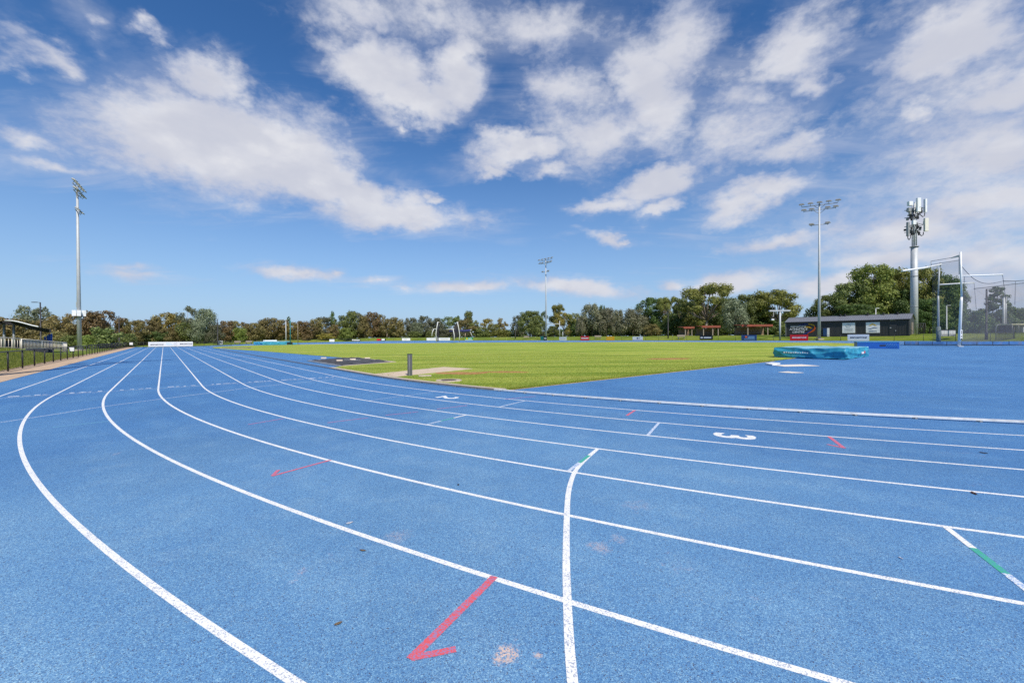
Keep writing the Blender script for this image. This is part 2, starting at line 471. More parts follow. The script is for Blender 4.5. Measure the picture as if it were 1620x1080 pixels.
# blue running surface: oval, both straights' chutes and the throwing apron inside the near bend
track_poly = arc(0, 49.6, 0, 180, 60)[1:] + arc(LEN, 48.3, 180, 318, 46) + [(109.6, 34.5), (110.6, 48.65), (0, 48.65), (-6, 49.2)]
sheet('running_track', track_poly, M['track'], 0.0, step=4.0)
grass_poly = [(-8.4, 35.05)] + [(-8.4, 35.05 - 70.1 * i / 10) for i in range(1, 11)] + arc(0, 36.05, 166.5, 180, 6)[1:] + arc(LEN, 36.05, 180, 356, 50) + \
    [(79, 36.05), (62, 34.4), (46, 32.9), (18.2, 31.3), (7.3, 35.2), (6.4, 36.0)] + arc(0, 36.05, 0, 13.3, 8)
sheet('infield_grass', grass_poly, M['grass'], .035, step=4.0)
sheet('sand_strip', [(-20, 48.66), (111, 48.66), (112.5, 50.7), (-20, 50.7)], M['sandpath'], .004)
# concrete edge between the grass and the kerb
edge = arc(0, 36.32, -9, 13.4, 24); edge2 = arc(0, 36.02, 13.4, -9, 24)
sheet('concrete_edging', [(6.4, 36.32)] + arc(0, 36.32, 0, 13.4, 14) + arc(0, 36.02, 13.4, 0, 14) + [(6.4, 36.02)], M['concrete'], .042)
sheet('concrete_pad', [uv(*at(590, 593).xy), uv(*at(627, 597).xy), uv(*at(748, 584.3).xy), uv(*at(702, 581.5).xy)], M['pad'], .048)
bare = [at(660, 593), at(690, 595), at(745, 591), at(800, 588.5), at(842, 586), at(800, 584.5), at(752, 585.5)]
def blob_sheet(name, cpx, rpx, mtl, dz, n=40, jag=.35, seed=1):
    rr = random.Random(seed); ph = [rr.uniform(0, 6.28) for _ in range(6)]
    pts = []
    for i in range(n):
        a = 2 * math.pi * i / n
        k = 1 + jag * sum(math.sin((j + 2) * a + ph[j]) / (j + 1.6) for j in range(6)) * .7
        p = at(cpx[0] + rpx[0] * k * math.cos(a), cpx[1] + rpx[1] * k * math.sin(a)); pts.append(uv(p.x, p.y))
    return sheet(name, pts, mtl, dz)
blob_sheet('bare_soil', (730, 591.5), (34, 2.3), M['soil'], .044, seed=3)
blob_sheet('bare_soil', (1058, 568.3), (36, 1.1), M['soil'], .044, seed=5)
blob_sheet('bare_soil', (800, 589.5), (30, 1.3), M['soil'], .044, seed=8)

# ------------------------------------------------------------------ painted lines
def strip(name, pts, w, mtl, dz=.004, sub=None):
    """ribbon of width w along (u, v) points"""
    bm = bmesh.new(); L_, R_ = [], []
    for i, p in enumerate(pts):
        a = Vector(pts[max(i - 1, 0)]); b = Vector(pts[min(i + 1, len(pts) - 1)])
        d = (b - a).normalized(); n = Vector((-d.y, d.x)) * w / 2
        for arr, q in ((L_, Vector(p) + n), (R_, Vector(p) - n)):
            x, y = xy(q.x, q.y); arr.append(bm.verts.new((x, y, height(q.x, q.y) + (dz * .2 if q.y > 9 and abs(q.x) < 60 else dz))))
    for i in range(len(pts) - 1): bm.faces.new((R_[i], R_[i + 1], L_[i + 1], L_[i]))
    if sum(f.normal.z for f in bm.faces) < 0 or True:
        bmesh.ops.recalc_face_normals(bm, faces=bm.faces[:])
        bm.normal_update()
        if sum(f.normal.z for f in bm.faces) < 0: bmesh.ops.reverse_faces(bm, faces=bm.faces[:])
    me = bpy.data.meshes.new(name); bm.to_mesh(me); bm.free()
    return tag(link(name, me, mtl), kind='structure')

def seg(a, b, n):
    return [(a[0] + (b[0] - a[0]) * i / n, a[1] + (b[1] - a[1]) * i / n) for i in range(n + 1)]

strip('concrete_edging', seg((-8.46, 35.05), (-8.46, -30), 30), .10, M['sandpath'], .016)
for k in range(8):                                             # lane lines, all the way round and into the home-straight chute
    r = R0 - 1.22 * k
    w = .05
    strip('lane_line', seg((109.2, r), (0, r), 50) + arc(0, r, 0, 180, 300)[1:] + seg((0, -r), (LEN, -r), 20)[1:] + arc(LEN, r, 180, 352, 70)[1:], w, M['white'])
strip('lane_line', seg((109.2, R0 + 1.22), (-40, R0 + 1.22), 60), .05, M['white'])

def radial(phi, ra, rb, w, mtl, name='track_marking', phi2=None, dz=.012):
    p2 = phi if phi2 is None else phi2
    a = (-ra * math.sin(R(phi)), ra * math.cos(R(phi))); b = (-rb * math.sin(R(p2)), rb * math.cos(R(p2)))
    return strip(name, seg(a, b, 4), w, mtl, dz)
rl = lambda k: R0 - 1.22 * k
radial(21.75, rl(5) - .02, rl(6) + .02, .05, M['white_worn'])
radial(16.2, rl(6) - .02, rl(7) + .02, .05, M['white_worn'])
radial(11.0, rl(5) - .02, rl(7) + .02, .05, M['white_faint'])
for phi, k in ((16.2, 4), (21.05, 3), (25.75, 3)):             # stagger marks with a green middle third
    a, b = rl(k) - .02, rl(k + 1) + .02
    if phi > 25: a, b = rl(2) - .02, rl(3) + .02
    q = (a - b) / 3
    w = .05
    radial(phi, b, b + q, w, M['white']); radial(phi, b + q, b + 2 * q, w, M['green']); radial(phi, b + 2 * q, a, w, M['white_worn'])
for phi, ra, rb, bs in ((17.0, rl(2) - .02, 44.52, .16), (21.55, rl(1) - .02, 45.80, -.16), (25.75, rl(6) + .02, 39.68, -.14), (20.65, rl(7) + .02, 38.42, .0)):
    radial(phi, ra, rb, .055 if phi > 18 else .042, M['red'])   # red relay arrows with one barb
    if bs:
        dphi = math.degrees(abs(.17 / rb)) * (1 if bs > 0 else 1)
        radial(phi, rb - .01, rb - .17, .045, M['red'], phi2=phi + dphi * (1 if phi < 25 else -1) * (-1 if phi < 18 else 1), dz=.015)
for phi, ra, phi2, rb in ((12.25, 43.3, 12.15, 42.6), (13.75, 42.28, 14.05, 41.5), (14.15, 41.1, 14.5, 40.4), (14.65, 39.9, 15.0, 39.1), (15.25, 37.7, 15.9, 36.8)):
    radial(phi, ra, rb, .05, M['red_faint'], phi2=phi2)
radial(8.75, 45.78, 44.98, .05, M['teal_faint'])
# curved start line
sp = [uv(*at(x, y).xy) for x, y in ((945, 710), (924, 729), (909, 747), (900, 775), (897, 812), (895.8, 880), (897.6, 950), (901, 1020), (906, 1079))]
du_, dv_ = sp[-1][0] - sp[-2][0], sp[-1][1] - sp[-2][1]
sp += [(sp[-1][0] + du_ * i, sp[-1][1] + dv_ * i) for i in range(1, 5)]
def smooth_line(p, n=8):
    out = []
    for i in range(len(p) - 1):
        p0 = Vector(p[max(i - 1, 0)]); p1 = Vector(p[i]); p2 = Vector(p[i + 1]); p3 = Vector(p[min(i + 2, len(p) - 1)])
        for k in range(n):
            t = k / n
            out.append(tuple(.5 * (2 * p1 + (p2 - p0) * t + (2 * p0 - 5 * p1 + 4 * p2 - p3) * t * t + (3 * p1 - p0 - 3 * p2 + p3) * t ** 3)))
    return out + [p[-1]]
strip('start_line', smooth_line(sp), .055, M['white'], .008)
strip('finish_line', seg((.04, 47.4), (.04, 36.5), 10), .04, M['white_worn'], .010)
wl = [uv(*at(x, y).xy) for x, y in ((0, 668), (80, 656), (160, 643.5), (250, 631.5), (330, 621.5), (400, 612.5), (470, 605.5), (540, 598.5))]
strip('start_line', smooth_line(wl), .045, M['white_worn'], .006)
for q in (((0, 611), (130, 601), (300, 589.5), (420, 583.5)), ((180, 580), (284, 576), (400, 573))):
    strip('start_line', smooth_line([uv(*at(*p).xy) for p in q]), .04, M['white_faint'], .014)
rr = random.Random(4)
for k in range(8):                                             # worn stencilled dashes in each lane at the finish line
    vc = R0 + .61 - 1.22 * k
    x = vc - .42
    while x < vc + .36:
        l = rr.uniform(.05, .24)
        strip('track_marking', seg((.36 + rr.uniform(-.05, .05), x), (.36 + rr.uniform(-.05, .05), x + l), 2), rr.uniform(.10, .26), M['white_worn'], .017)
        x += l + rr.uniform(.05, .16)

def track_number(s, px, py, size):
    p = at(px, py); u, v = uv(p.x, p.y); phi = math.atan2(-u, v)
    out = Vector((p.x - CX, p.y - CY, 0)).normalized()
    trav = Vector((-out.y, out.x, 0))
    if trav.x < 0: trav = -trav
    m = Matrix(((out.x, trav.x, 0, p.x), (out.y, trav.y, 0, p.y), (0, 0, 1, .002), (0, 0, 0, 1)))
    o = text(s, size, M['white_paint'] if False else M['white'], None, m, 'lane_number', bold=.022, depth=.0006)
    return tag(o, kind='structure')
track_number('3', 1158, 689.5, .86); track_number('2', 707, 628.3, .86)

# a few leaves and scraps lying on the track
def litter(px, py, size, col, label, name='dry_leaf'):
    p = at(px, py); a = px * .7; mb = MB(); n = 7
    out = [(size * (-.5 + i / (n - 1)), size * .2 * math.sin(math.pi * i / (n - 1)) ** .8) for i in range(n)]
    top = [mb.bm.verts.new((x, y, .006 + .25 * abs(x) * .3)) for x, y in out]; mid = [mb.bm.verts.new((x, 0, .004)) for x, y in out[1:-1]]; bot = [mb.bm.verts.new((x, -y, .008 + .25 * abs(x) * .3)) for x, y in out[1:-1]]
    for k in range(n - 1):
        lo_ = [top[0]] + mid + [top[-1]]; mb.bm.faces.new([v for i, v in enumerate((top[k], top[k + 1], lo_[k + 1], lo_[k])) if v not in (top[k], top[k + 1], lo_[k + 1], lo_[k])[:i]])
        bo = [top[0]] + bot + [top[-1]]; mb.bm.faces.new([v for i, v in enumerate((lo_[k], lo_[k + 1], bo[k + 1], bo[k])) if v not in (lo_[k], lo_[k + 1], bo[k + 1], bo[k])[:i]])
    bmesh.ops.solidify(mb.bm, geom=mb.bm.faces[:], thickness=.0015)
    o = mb.build(name, col, None, True); o.location = p; o.rotation_euler = (0, 0, a); return tag(o, label, 'leaf' if name == 'dry_leaf' else 'scrap')
M['leaf_brown'] = worn('dead_leaf_brown', (.13, .055, .03), .3, 30, .8); M['leaf_tan'] = worn('dead_leaf_tan', (.30, .22, .13), .3, 30, .8); M['leaf_dark'] = worn('dead_leaf_dark', (.07, .05, .04), .3, 30, .8)
litter(1556, 716.5, .10, M['leaf_dark'], 'dark curled leaf lying in a lane at far right')
litter(1541, 780.5, .10, M['leaf_brown'], 'reddish brown leaf lying just below a white lane line at right')
litter(574, 871, .06, M['leaf_tan'], 'small tan leaf lying left of the big red arrow')
litter(535, 987, .05, M['leaf_tan'], 'tan leaf lying nearest the camera between white line and red arrow')
litter(553, 827.5, .07, M['s_white'], 'tiny white scrap lying beside the white lane line', 'paper_scrap')
litter(1425, 883, .04, M['s_white'], 'tiny pale scrap lying in the lane at lower right', 'paper_scrap')
litter(725, 767, .05, M['leaf_dark'], 'tiny dark leaf in the middle lanes', 'dry_leaf')

# kerb along the inside of lane one
def kerb():
    root = empty('track_kerb', (0, 0, 0), label='low pale metal kerb rail along the inner edge of lane one', cat='kerb')
    path = seg((78, 36.42), (0, 36.42), 40) + arc(0, 36.42, 0, 180, 110)[1:] + seg((0, -36.42), (LEN, -36.42), 20)[1:] + arc(LEN, 36.42, 180, 355, 60)[1:]
    mb = MB(); feet = MB(); prof = ((-.028, .028), (.028, .028), (.028, .066), (-.028, .066))
    rows = []
    for i, p in enumerate(path):
        a = Vector(path[max(i - 1, 0)]); b = Vector(path[min(i + 1, len(path) - 1)]); d = (b - a).normalized(); n = Vector((-d.y, d.x))
        row = []
        for o_, z in prof:
            q = Vector(p) + n * o_; x, y = xy(q.x, q.y); row.append(mb.bm.verts.new((x, y, height(q.x, q.y) + z)))
        rows.append(row)
    for i, (a, b) in enumerate(zip(rows, rows[1:])):
        for k in range(4): mb.bm.faces.new((a[k], a[(k + 1) % 4], b[(k + 1) % 4], b[k])).material_index = 0
    cut = [f for i, f in enumerate(mb.bm.faces) if i // 4 < 48]
    old = mb.bm.copy(); old.faces.ensure_lookup_table(); mb.bm.faces.ensure_lookup_table()
    bmesh.ops.delete(old, geom=[f for i, f in enumerate(old.faces) if i >= 48 * 4], context='FACES')
    bmesh.ops.delete(mb.bm, geom=[f for i, f in enumerate(mb.bm.faces) if i < 48 * 4], context='FACES')
    mb.build('rail', M['alu'], root)
    wr = MB(); wr.bm = old; tag(wr.build('weathered_rail', M['old_rail'], root), 'weathered brownish grey stretch of rail beside the home straight')
    for i in range(96):
        phi = i * 1.55 + 1.0
        p = (-36.42 * math.sin(R(phi)), 36.42 * math.cos(R(phi))); x, y = xy(*p)
        b = MB(); b.box((x, y, height(*p) + .016), (.07, .060, .030), rz=TH - R(phi)); b.build('foot', M['steel_dk'], root)
        if i > 88: break
kerb()

# ------------------------------------------------------------------ grass blades
def blades(name, label, spots, hmin, hmax, w, mtl, seed=1, lean=.5):
    rg = np.random.default_rng(seed); n = len(spots); P = np.array(spots)
    h = rg.uniform(hmin, hmax, n); a = rg.uniform(0, 6.283, n); ln = rg.uniform(0, lean, n) * h; b = rg.uniform(0, 6.283, n)
    dx, dy = np.cos(a) * w / 2, np.sin(a) * w / 2
    V = np.empty((n, 3, 3))
    V[:, 0] = P + np.stack([dx, dy, np.zeros(n)], 1); V[:, 1] = P - np.stack([dx, dy, np.zeros(n)], 1)
    V[:, 2] = P + np.stack([np.cos(b) * ln, np.sin(b) * ln, h], 1)
    me = bpy.data.meshes.new(name); me.from_pydata(V.reshape(-1, 3).tolist(), [], np.arange(n * 3).reshape(-1, 3).tolist()); me.update()
    o = link(name, me, mtl); tag(o, label, None, None, 'stuff')
    return o
M['blade'] = m_leaf('grass_blade', (.14, .18, .024), (.26, .30, .045), (.42, .40, .10), .4)
M['blade_s'] = m_leaf('short_grass_blade', (.19, .26, .03), (.30, .36, .045), (.45, .43, .10), .4)
rr = random.Random(12); sp_ = []
for i in range(30000):
    u = 8 + 41 * rr.random() ** 1.2; v = 50.55 + 4.2 * rr.random()
    x, y = xy(u, v); sp_.append((x, y, height(u, v) - .02))
blades('long_grass', 'long green grass on the bank behind the black fence', sp_, .10, .26, .03, M['blade'], 2)
sp_ = []
while len(sp_) < 60000:
    u = -8.35 + 24 * rr.random() ** 1.7; v = 36.0 - 26 * rr.random() ** 1.3
    if dist(u, v) > 36.0 or (u > 6.2 and v > 30): continue
    x, y = xy(u, v)
    if -5.5 < x < -1.0 and 17.6 < y < 24.5 and u > -2.2 and u < 2.3 and v > 30.5: continue
    sp_.append((x, y, height(u, v) + .030))
for i in range(9000):
    v = 35.0 - 32 * rr.random() ** 1.5; u = -8.40 + rr.gauss(0, .035)
    x, y = xy(u, v); sp_.append((x, y, height(u, v) + .02))
blades('short_grass', 'short mown grass at the near corner of the infield', sp_, .02, .05, .02, M['blade_s'], 3, .8)

# ------------------------------------------------------------------ fences
def fence(name, label, pts, h, spacing, mesh_mat, post=.055, post_r=None, group=None):
    """chain-wire fence along world points: posts, rails and wire mesh as parts"""
    root = empty(name, (pts[0][0], pts[0][1], zxy(pts[0][0], pts[0][1])), 0, label, 'fence', group)
    o0 = root.location.copy()
    P = [Vector((p[0], p[1], 0)) for p in pts]
    tot = sum((b - a).length for a, b in zip(P, P[1:])); n = max(1, round(tot / spacing))
    def along(s):
        for a, b in zip(P, P[1:]):
            l = (b - a).length
            if s <= l + 1e-6: return a + (b - a) * (s / l), (b - a).normalized()
            s -= l
        return P[-1], (P[-1] - P[-2]).normalized()
    first = None
    for i in range(n + 1):
        p, d = along(tot * i / n); z = zxy(p.x, p.y)
        if first is None:
            mb = MB(); mb.tube([(0, 0, 0), (0, 0, h + .03)], post / 2, 8); first = mb.build('post', M['black_paint'], root); q = first
        else:
            q = first.copy(); COL.objects.link(q); q.parent = root
        q.location = (p.x - o0.x, p.y - o0.y, z - o0.z)
    S = [along(tot * i / (n * 2)) for i in range(n * 2 + 1)]
    top = [(p.x - o0.x, p.y - o0.y, zxy(p.x, p.y) + h - o0.z) for p, d in S]
    low = [(p.x - o0.x, p.y - o0.y, zxy(p.x, p.y) + .07 - o0.z) for p, d in S]
    MB().tube(top, post * .42, 6).build('top_rail', M['black_paint'], root)
    MB().tube(low, post * .25, 5).build('bottom_wire', M['black_paint'], root)
    mb = MB()
    vt = [mb.bm.verts.new(p) for p in top]; vl = [mb.bm.verts.new(p) for p in low]
    for i in range(len(vt) - 1): mb.bm.faces.new((vl[i], vl[i + 1], vt[i + 1], vt[i]))
    mb.build('wire_mesh', mesh_mat, root)
    return root

fence('chain_fence', 'black chain wire fence beside the sandy strip, nearest run left of the gate gap', [xy(-8, 50.15), xy(46.9, 50.15)], 1.08, 3.02, M['fence_mesh'], .075)
fence('chain_fence', 'black chain wire fence beside the home straight, long run beyond the gate gap', [xy(48.6, 50.15), xy(111.5, 50.15)], 1.12, 2.6, M['fence_dense'], .075)
fence('chain_fence', 'black chain wire fence across the far end of the straight behind the long banner', [xy(112.3, 50.2), xy(112.3, 30)], 1.15, 3.0, M['fence_mesh'], .07)
fence('chain_fence', 'thin black fence curving round the far bend below the grassy mound',
      [on_line(px, 51.5) for px in (338, 370, 405, 440, 480, 520, 560, 600, 640, 680, 720, 760, 800)], 1.05, 3.0, M['fence_far'], .06)
fence('chain_fence', 'thin black fence along the back straight in front of the shed and shelters',
      [on_line(px, 50.2) for px in (803, 850, 900, 950, 1000, 1060, 1120, 1180, 1250, 1320, 1390)] + [xy(-6, -50.2), xy(-16, -48.5), xy(-26, -44.5), xy(-36, -38)], 1.05, 3.6, M['fence_far'], .06)

# ------------------------------------------------------------------ signs on the fences
def sign_at(name, label, pl, pr, ztop, zbot, face, cat='sign', group=None, frame=None, thick=.03, gap=.07):
    """flat board between two ground points, facing the camera side; returns root (local x to the right, z up, face at y=-thick/2)"""
    a, b = Vector((pl.x, pl.y)), Vector((pr.x, pr.y)); d = b - a; w = d.length; ang = math.atan2(d.y, d.x)
    n = Vector((math.sin(ang), -math.cos(ang)))
    c = (a + b) / 2 + n * gap
    root = empty(name, (c.x, c.y, zbot), ang, label, cat, group)
    h = ztop - zbot
    mb = MB(); mb.box((0, 0, h / 2), (w, thick, h), bev=.006); mb.build('panel', face, root)
    if frame:
        fb = MB()
        for zz in (0, h): fb.box((0, .004, zz), (w + .04, thick + .02, .035))
        for xx in (-w / 2, w / 2): fb.box((xx, .004, h / 2), (.035, thick + .02, h - .036))
        fb.build('frame', frame, root)
    for sx_ in (-1, 1):
        pb = MB(); pb.box((sx_ * w * .38, .042, h / 2 - .05), (.04, .05, h + .12)); pb.build('bracket', M['black_paint'], root)
    root['w'] = w; root['h'] = h
    return root, w, h

def front(x, z, y=-.019):
    """matrix for lettering standing on a board's face"""
    return Matrix.Translation((x, y, z)) @ Matrix.Rotation(R(90), 4, 'X')

def fence_sign(label, x0, x1, y0, y1, face, D=50.2, **kw):
    pl, pr = on_line(x0, D), on_line(x1, D)
    Y = (pl.y + pr.y) / 2; xm = (x0 + x1) / 2
    zt, zb = pt(xm, y0, Y).z, pt(xm, y1, Y).z
    zb = max(zb, zxy(*((pl + pr) / 2).xy) + .02)
    return sign_at('fence_sign', label, pl, pr, zt, zb, face, group='sponsor boards on the far fence', **kw)

def bars(parent, rows, mtl, name='small_print'):
    """lines of print far too small to read"""
    for (x, z, w, h) in rows:
        b = MB(); b.box((x, -.018, z), (w, .006, h)); b.build(name, mtl, parent)

BR = dict(shear=.22)
def wordmark(root, w, h, mtl, x=0, z=None, fill=.86, s='BRIDGESTONE'):
    size = min(h * .46, w * fill / (len(s) * .66))
    return text(s, size, mtl, root, front(x, h * .5 if z is None else z), 'wordmark', shear=.25, bold=size * .035, sx=w * fill / (len(s) * .66 * size))

# end-of-straight banner
pl, pr = at(235, 548.3), at(305, 547.6)
A, B = xy(111.4, 47.2), xy(111.4, 37.6)
pl = ground(235, 1); pl = Vector((*A, 0)); pr = Vector((*B, 0))
def col_hit(px, u0):
    d = ray(px, 540); k = 1.0
    du = d.x * DU.x + d.y * DU.y; t = (u0 + CX * DU.x + CY * DU.y) / du
    return Vector((d.x * t, d.y * t, 0))
pl, pr = col_hit(234.5, 111.6), col_hit(305, 111.6)
Y = (pl.y + pr.y) / 2
r_, w, h = sign_at('banner', 'long white banner board with black lettering at the end of the blue straight', pl, pr, pt(270, 540.6, Y).z, max(.06, pt(270, 548.2, Y).z), M['s_white'], frame=None)
wordmark(r_, w * .33, h * 1.0, M['s_black'], x=-w * .315, z=h * .42, fill=.95); wordmark(r_, w * .33, h, M['s_black'], x=w * .335, z=h * .5, fill=.95)
bars(r_, [(-w * .06, h * .72, w * .1, h * .06), (-w * .05, h * .52, w * .14, h * .06), (-w * .03, h * .32, w * .17, h * .05)], M['s_ltblue'])
def ring_mark(root, x, z, rx, rz, mtl, t=.05):
    b = MB(); n = 24
    pts = [(x + rx * math.cos(2 * math.pi * i / n), -.02, z + rz * math.sin(2 * math.pi * i / n)) for i in range(n + 1)]
    b.tube(pts, t / 2, 5, cap=False); return b.build('emblem', mtl, root)
ring_mark(r_, w * .10, h * .5, w * .035, h * .36, M['s_grey']); bars(r_, [(w * .10, h * .5, w * .04, h * .12)], M['s_grey'])

# boards round the far fence
r_, w, h = fence_sign('small square white board with green and black figures left of the far blue strip', 345, 352, 538.8, 546, M['s_white'], D=52.6)
bars(r_, [(-.12, h * .62, .3, .3), (.2, h * .45, .25, .42)], M['s_black']); bars(r_, [(.03, h * .7, .28, .2), (-.2, h * .33, .3, .15)], M['s_green'])
r_, w, h = fence_sign('square white board with a dark line of print right of the covered far mat', 521, 529, 536.6, 542.6, M['s_white'], D=51.3); bars(r_, [(0, h * .55, w * .6, h * .14)], M['s_grey'])
r_, w, h = fence_sign('low black board with white lettering on the far bend fence', 556, 570, 536, 540.6, M['s_black'], D=51.3); bars(r_, [(w * .08, h * .45, w * .7, h * .36), (-w * .36, h * .5, w * .12, h * .5)], M['s_white'])
r_, w, h = fence_sign('board half red emblem and half white on black, on the far bend fence', 596, 610.4, 535.6, 540.4, M['s_black'], D=51.3)
bars(r_, [(-w * .28, h * .5, w * .38, h * .8)], M['s_red']); bars(r_, [(w * .2, h * .55, w * .34, h * .7)], M['s_white']); bars(r_, [(-w * .25, h * .5, w * .12, h * .3)], M['s_black'])
r_, w, h = fence_sign('plain white board with small dark emblem left of the discus cage', 636, 649, 534.8, 539.8, M['s_white'], D=51.3); bars(r_, [(-w * .08, h * .5, w * .4, h * .16)], M['s_navy'])
r_, w, h = fence_sign('long white board behind the left uprights of the discus cage', 675, 712, 534.3, 540, M['s_white'], D=51.3); bars(r_, [(-w * .2, h * .5, w * .36, h * .16), (w * .26, h * .52, w * .34, h * .26)], M['s_grey'])
r_, w, h = fence_sign('green board with yellow flower mark right of the discus cage', 736, 748, 533.6, 539, M['s_green'], D=51.3)
bars(r_, [(-w * .27, h * .62, w * .22, h * .4), (-w * .27, h * .62, w * .1, h * .6)], M['s_yellow']); bars(r_, [(w * .15, h * .6, w * .44, h * .22), (0, h * .08, w, h * .14)], M['s_white'])
r_, w, h = fence_sign('dark teal board at the foot of the middle light tower', 855.3, 860, 531.8, 538, M['s_teal'])
r_, w, h = fence_sign('black board with two white lines of print at the foot of the middle light tower', 860.2, 865.7, 532, 538, M['s_black']); bars(r_, [(0, h * .56, w * .7, h * .16), (.05, h * .36, w * .6, h * .1)], M['s_white'])
r_, w, h = fence_sign('white board with one dark line of lettering right of the middle light tower', 885, 896.5, 533, 539, M['s_white']); bars(r_, [(0, h * .52, w * .74, h * .2)], M['s_grey'])
r_, w, h = fence_sign('plain red board with a white stripe of lettering below the silvery trees', 919, 932, 531.7, 538.6, M['s_red']); bars(r_, [(0, h * .52, w * .86, h * .24)], M['s_white'])
r_, w, h = fence_sign('orange yellow board with brown lettering', 959.4, 972.2, 532.3, 538.8, M['s_orange']); bars(r_, [(.15, h * .5, w * .5, h * .36), (-w * .3, h * .55, w * .14, h * .4)], M['s_gold'])
r_, w, h = fence_sign('white board with blue mark and lilac lower edge', 1001, 1017, 532.5, 538.8, M['s_white']); bars(r_, [(-.05, h * .58, w * .14, h * .4), (.5, h * .58, w * .16, h * .16)], M['s_navy']); bars(r_, [(0, h * .12, w * .98, h * .16)], M['s_lilac'])
r_, w, h = fence_sign('long black board with white lettering below the big gum tree', 1107, 1128, 530.5, 537.2, M['s_black']); bars(r_, [(w * .1, h * .5, w * .56, h * .26), (-w * .34, h * .5, w * .16, h * .3)], M['s_white'])
r_, w, h = fence_sign('navy blue board with small orange square and fine print', 1173, 1197.4, 529.8, 538.8, M['s_navy']); bars(r_, [(-w * .18, h * .66, w * .14, h * .3)], M['s_orange2']); bars(r_, [(w * .16, h * .7, w * .4, h * .08), (w * .14, h * .5, w * .44, h * .08), (.1, h * .24, w * .7, h * .06)], M['s_ltblue'])
r_, w, h = fence_sign('red board with white slanted lettering before the dark shed', 1250, 1278.8, 529.3, 539, M['s_red']); wordmark(r_, w, h, M['s_white'])
r_, w, h = fence_sign('pale grey board with black slanted lettering before the dark shed', 1341, 1375.2, 528.9, 539.4, M['s_white']); wordmark(r_, w, h, M['s_black'])
# white boards on the left fence and behind the cage
def small_board(label, x0, x1, y0, y1, Y, face, name='notice_board'):
    a, b = pt(x0, y0, Y), pt(x1, y1, Y)
    return sign_at(name, label, Vector((a.x, a.y, 0)), Vector((b.x, b.y, 0)), a.z, b.z, face, cat='notice')
small_board('small white notice at the far end of the home straight fence', 205.3, 210.6, 541.6, 545.4, 92, M['s_white'])
r_, w, h = small_board('white notice on the near fence beside the gate gap', 111, 118.5, 549.4, 555.2, 37.4, M['s_white'])
r_, w, h = small_board('grey slatted scoreboard behind the throwing cage poles', 1488, 1511, 521.5, 531.5, 66, M['s_grey'])
bars(r_, [(-w * .42 + i * w * .105, h * .55, w * .05, h * .5) for i in range(9)], M['s_white'])
bars(r_, [(0, h * .97, w, h * .12)], M['s_black'])

# ------------------------------------------------------------------ floodlight towers
def flood(root, c, face, arm, s=1.0):
    """one floodlight; c its middle, face horizontal aim"""
    rz = math.atan2(face.y, face.x) - math.pi / 2
    m = Matrix.Translation(c) @ Matrix.Rotation(rz, 4, 'Z') @ Matrix.Rotation(R(-28), 4, 'X')
    b = MB(); b.box((0, 0, 0), (.86 * s, .62 * s, .10 * s), bev=.02); b.box((0, -.12 * s, .09 * s), (.62 * s, .36 * s, .14 * s), bev=.03)
    b.bm.transform(m); o = b.build('floodlight', M['lamp_body'], root)
    g = MB(); g.box((0, .02 * s, -.056 * s), (.74 * s, .50 * s, .012)); g.bm.transform(m); g.build('lens', M['lamp_glass'], o)
    y = MB(); y.tube([c + Vector((0, 0, -.02)), c - Vector((face.x, face.y, 0)) * .18 + Vector((0, 0, -.38 * s))], .035, 6); y.build('yoke', M['steel_dk'], o)

def tower(px, ybase, Y, H, armdir, label, r=(.27, .13), box=False, base=None):
    p = ground(px, Y) if base is None else base
    root = empty('light_tower', p, 0, label, 'floodlight tower', 'tall floodlight towers round the track')
    b = MB(); b.tube([(0, 0, .18), (0, 0, H * .5), (0, 0, H)], [r[0], (r[0] + r[1]) / 2, r[1]], 16); b.build('pole', M['steel'], root)
    b = MB(); b.box((0, 0, .06), (1.1, 1.1, .26), bev=.03); b.build('footing', M['concrete'], root)
    b = MB(); b.tube([(0, 0, .18), (0, 0, .23)], r[0] * 1.7, 16); b.build('base_flange', M['steel_dk'], root)
    a = Vector((armdir[0], armdir[1], 0)).normalized(); f = Vector((a.y, -a.x, 0))
    if f.dot(Vector((*xy(42, 0), 0)) - Vector((p.x, p.y, 0))) < 0: f = -f
    for zz, l in ((H - .25, 5.6), (H - 1.15, 5.0), (H - 4.0, 3.0)):
        b = MB(); b.tube([a * (-l / 2) + Vector((0, 0, zz)), a * (l / 2) + Vector((0, 0, zz))], .06, 6)
        if l > 4:
            b.tube([a * .9 + Vector((0, 0, zz)), Vector((0, 0, zz - .8))], .04, 6); b.tube([a * -.9 + Vector((0, 0, zz)), Vector((0, 0, zz - .8))], .04, 6)
        b.build('crossarm', M['steel_dk'], root)
    for i in range(5): flood(root, a * ((i - 2) * 1.42) + f * .25 + Vector((0, 0, H + .18)), f, a)
    for i in (-2, -1, 1, 2): flood(root, a * (i * 1.24) + f * .3 + Vector((0, 0, H - .95)), f, a)
    for i in (-1, 1): flood(root, a * (i * 1.25) + f * .25 + Vector((0, 0, H - 3.85)), f, a)
    if box:
        b = MB()
        for q in range(4):
            an = R(45 + 90 * q); b.box((.55 * math.cos(an), .55 * math.sin(an), 6.0), (.48, .48, .95), rz=an, bev=.03)
        b.build('equipment_box', M['white_paint'], root)
        b = MB(); b.tube([(0, 0, 5.45), (0, 0, 5.55)], .62, 14); b.build('clamp_ring', M['black_paint'], root)
        b = MB(); b.box((-.35, .1, 7.4), (.2, .25, .8), bev=.02); b.build('junction_box', M['steel'], root)
    return root
pL = ground(125.5, 67.0); tower(125.5, 550, 67, 26.3, (-.58, .81), 'tall floodlight tower at left with white boxes partway up its pole', (.30, .13), True, pL)
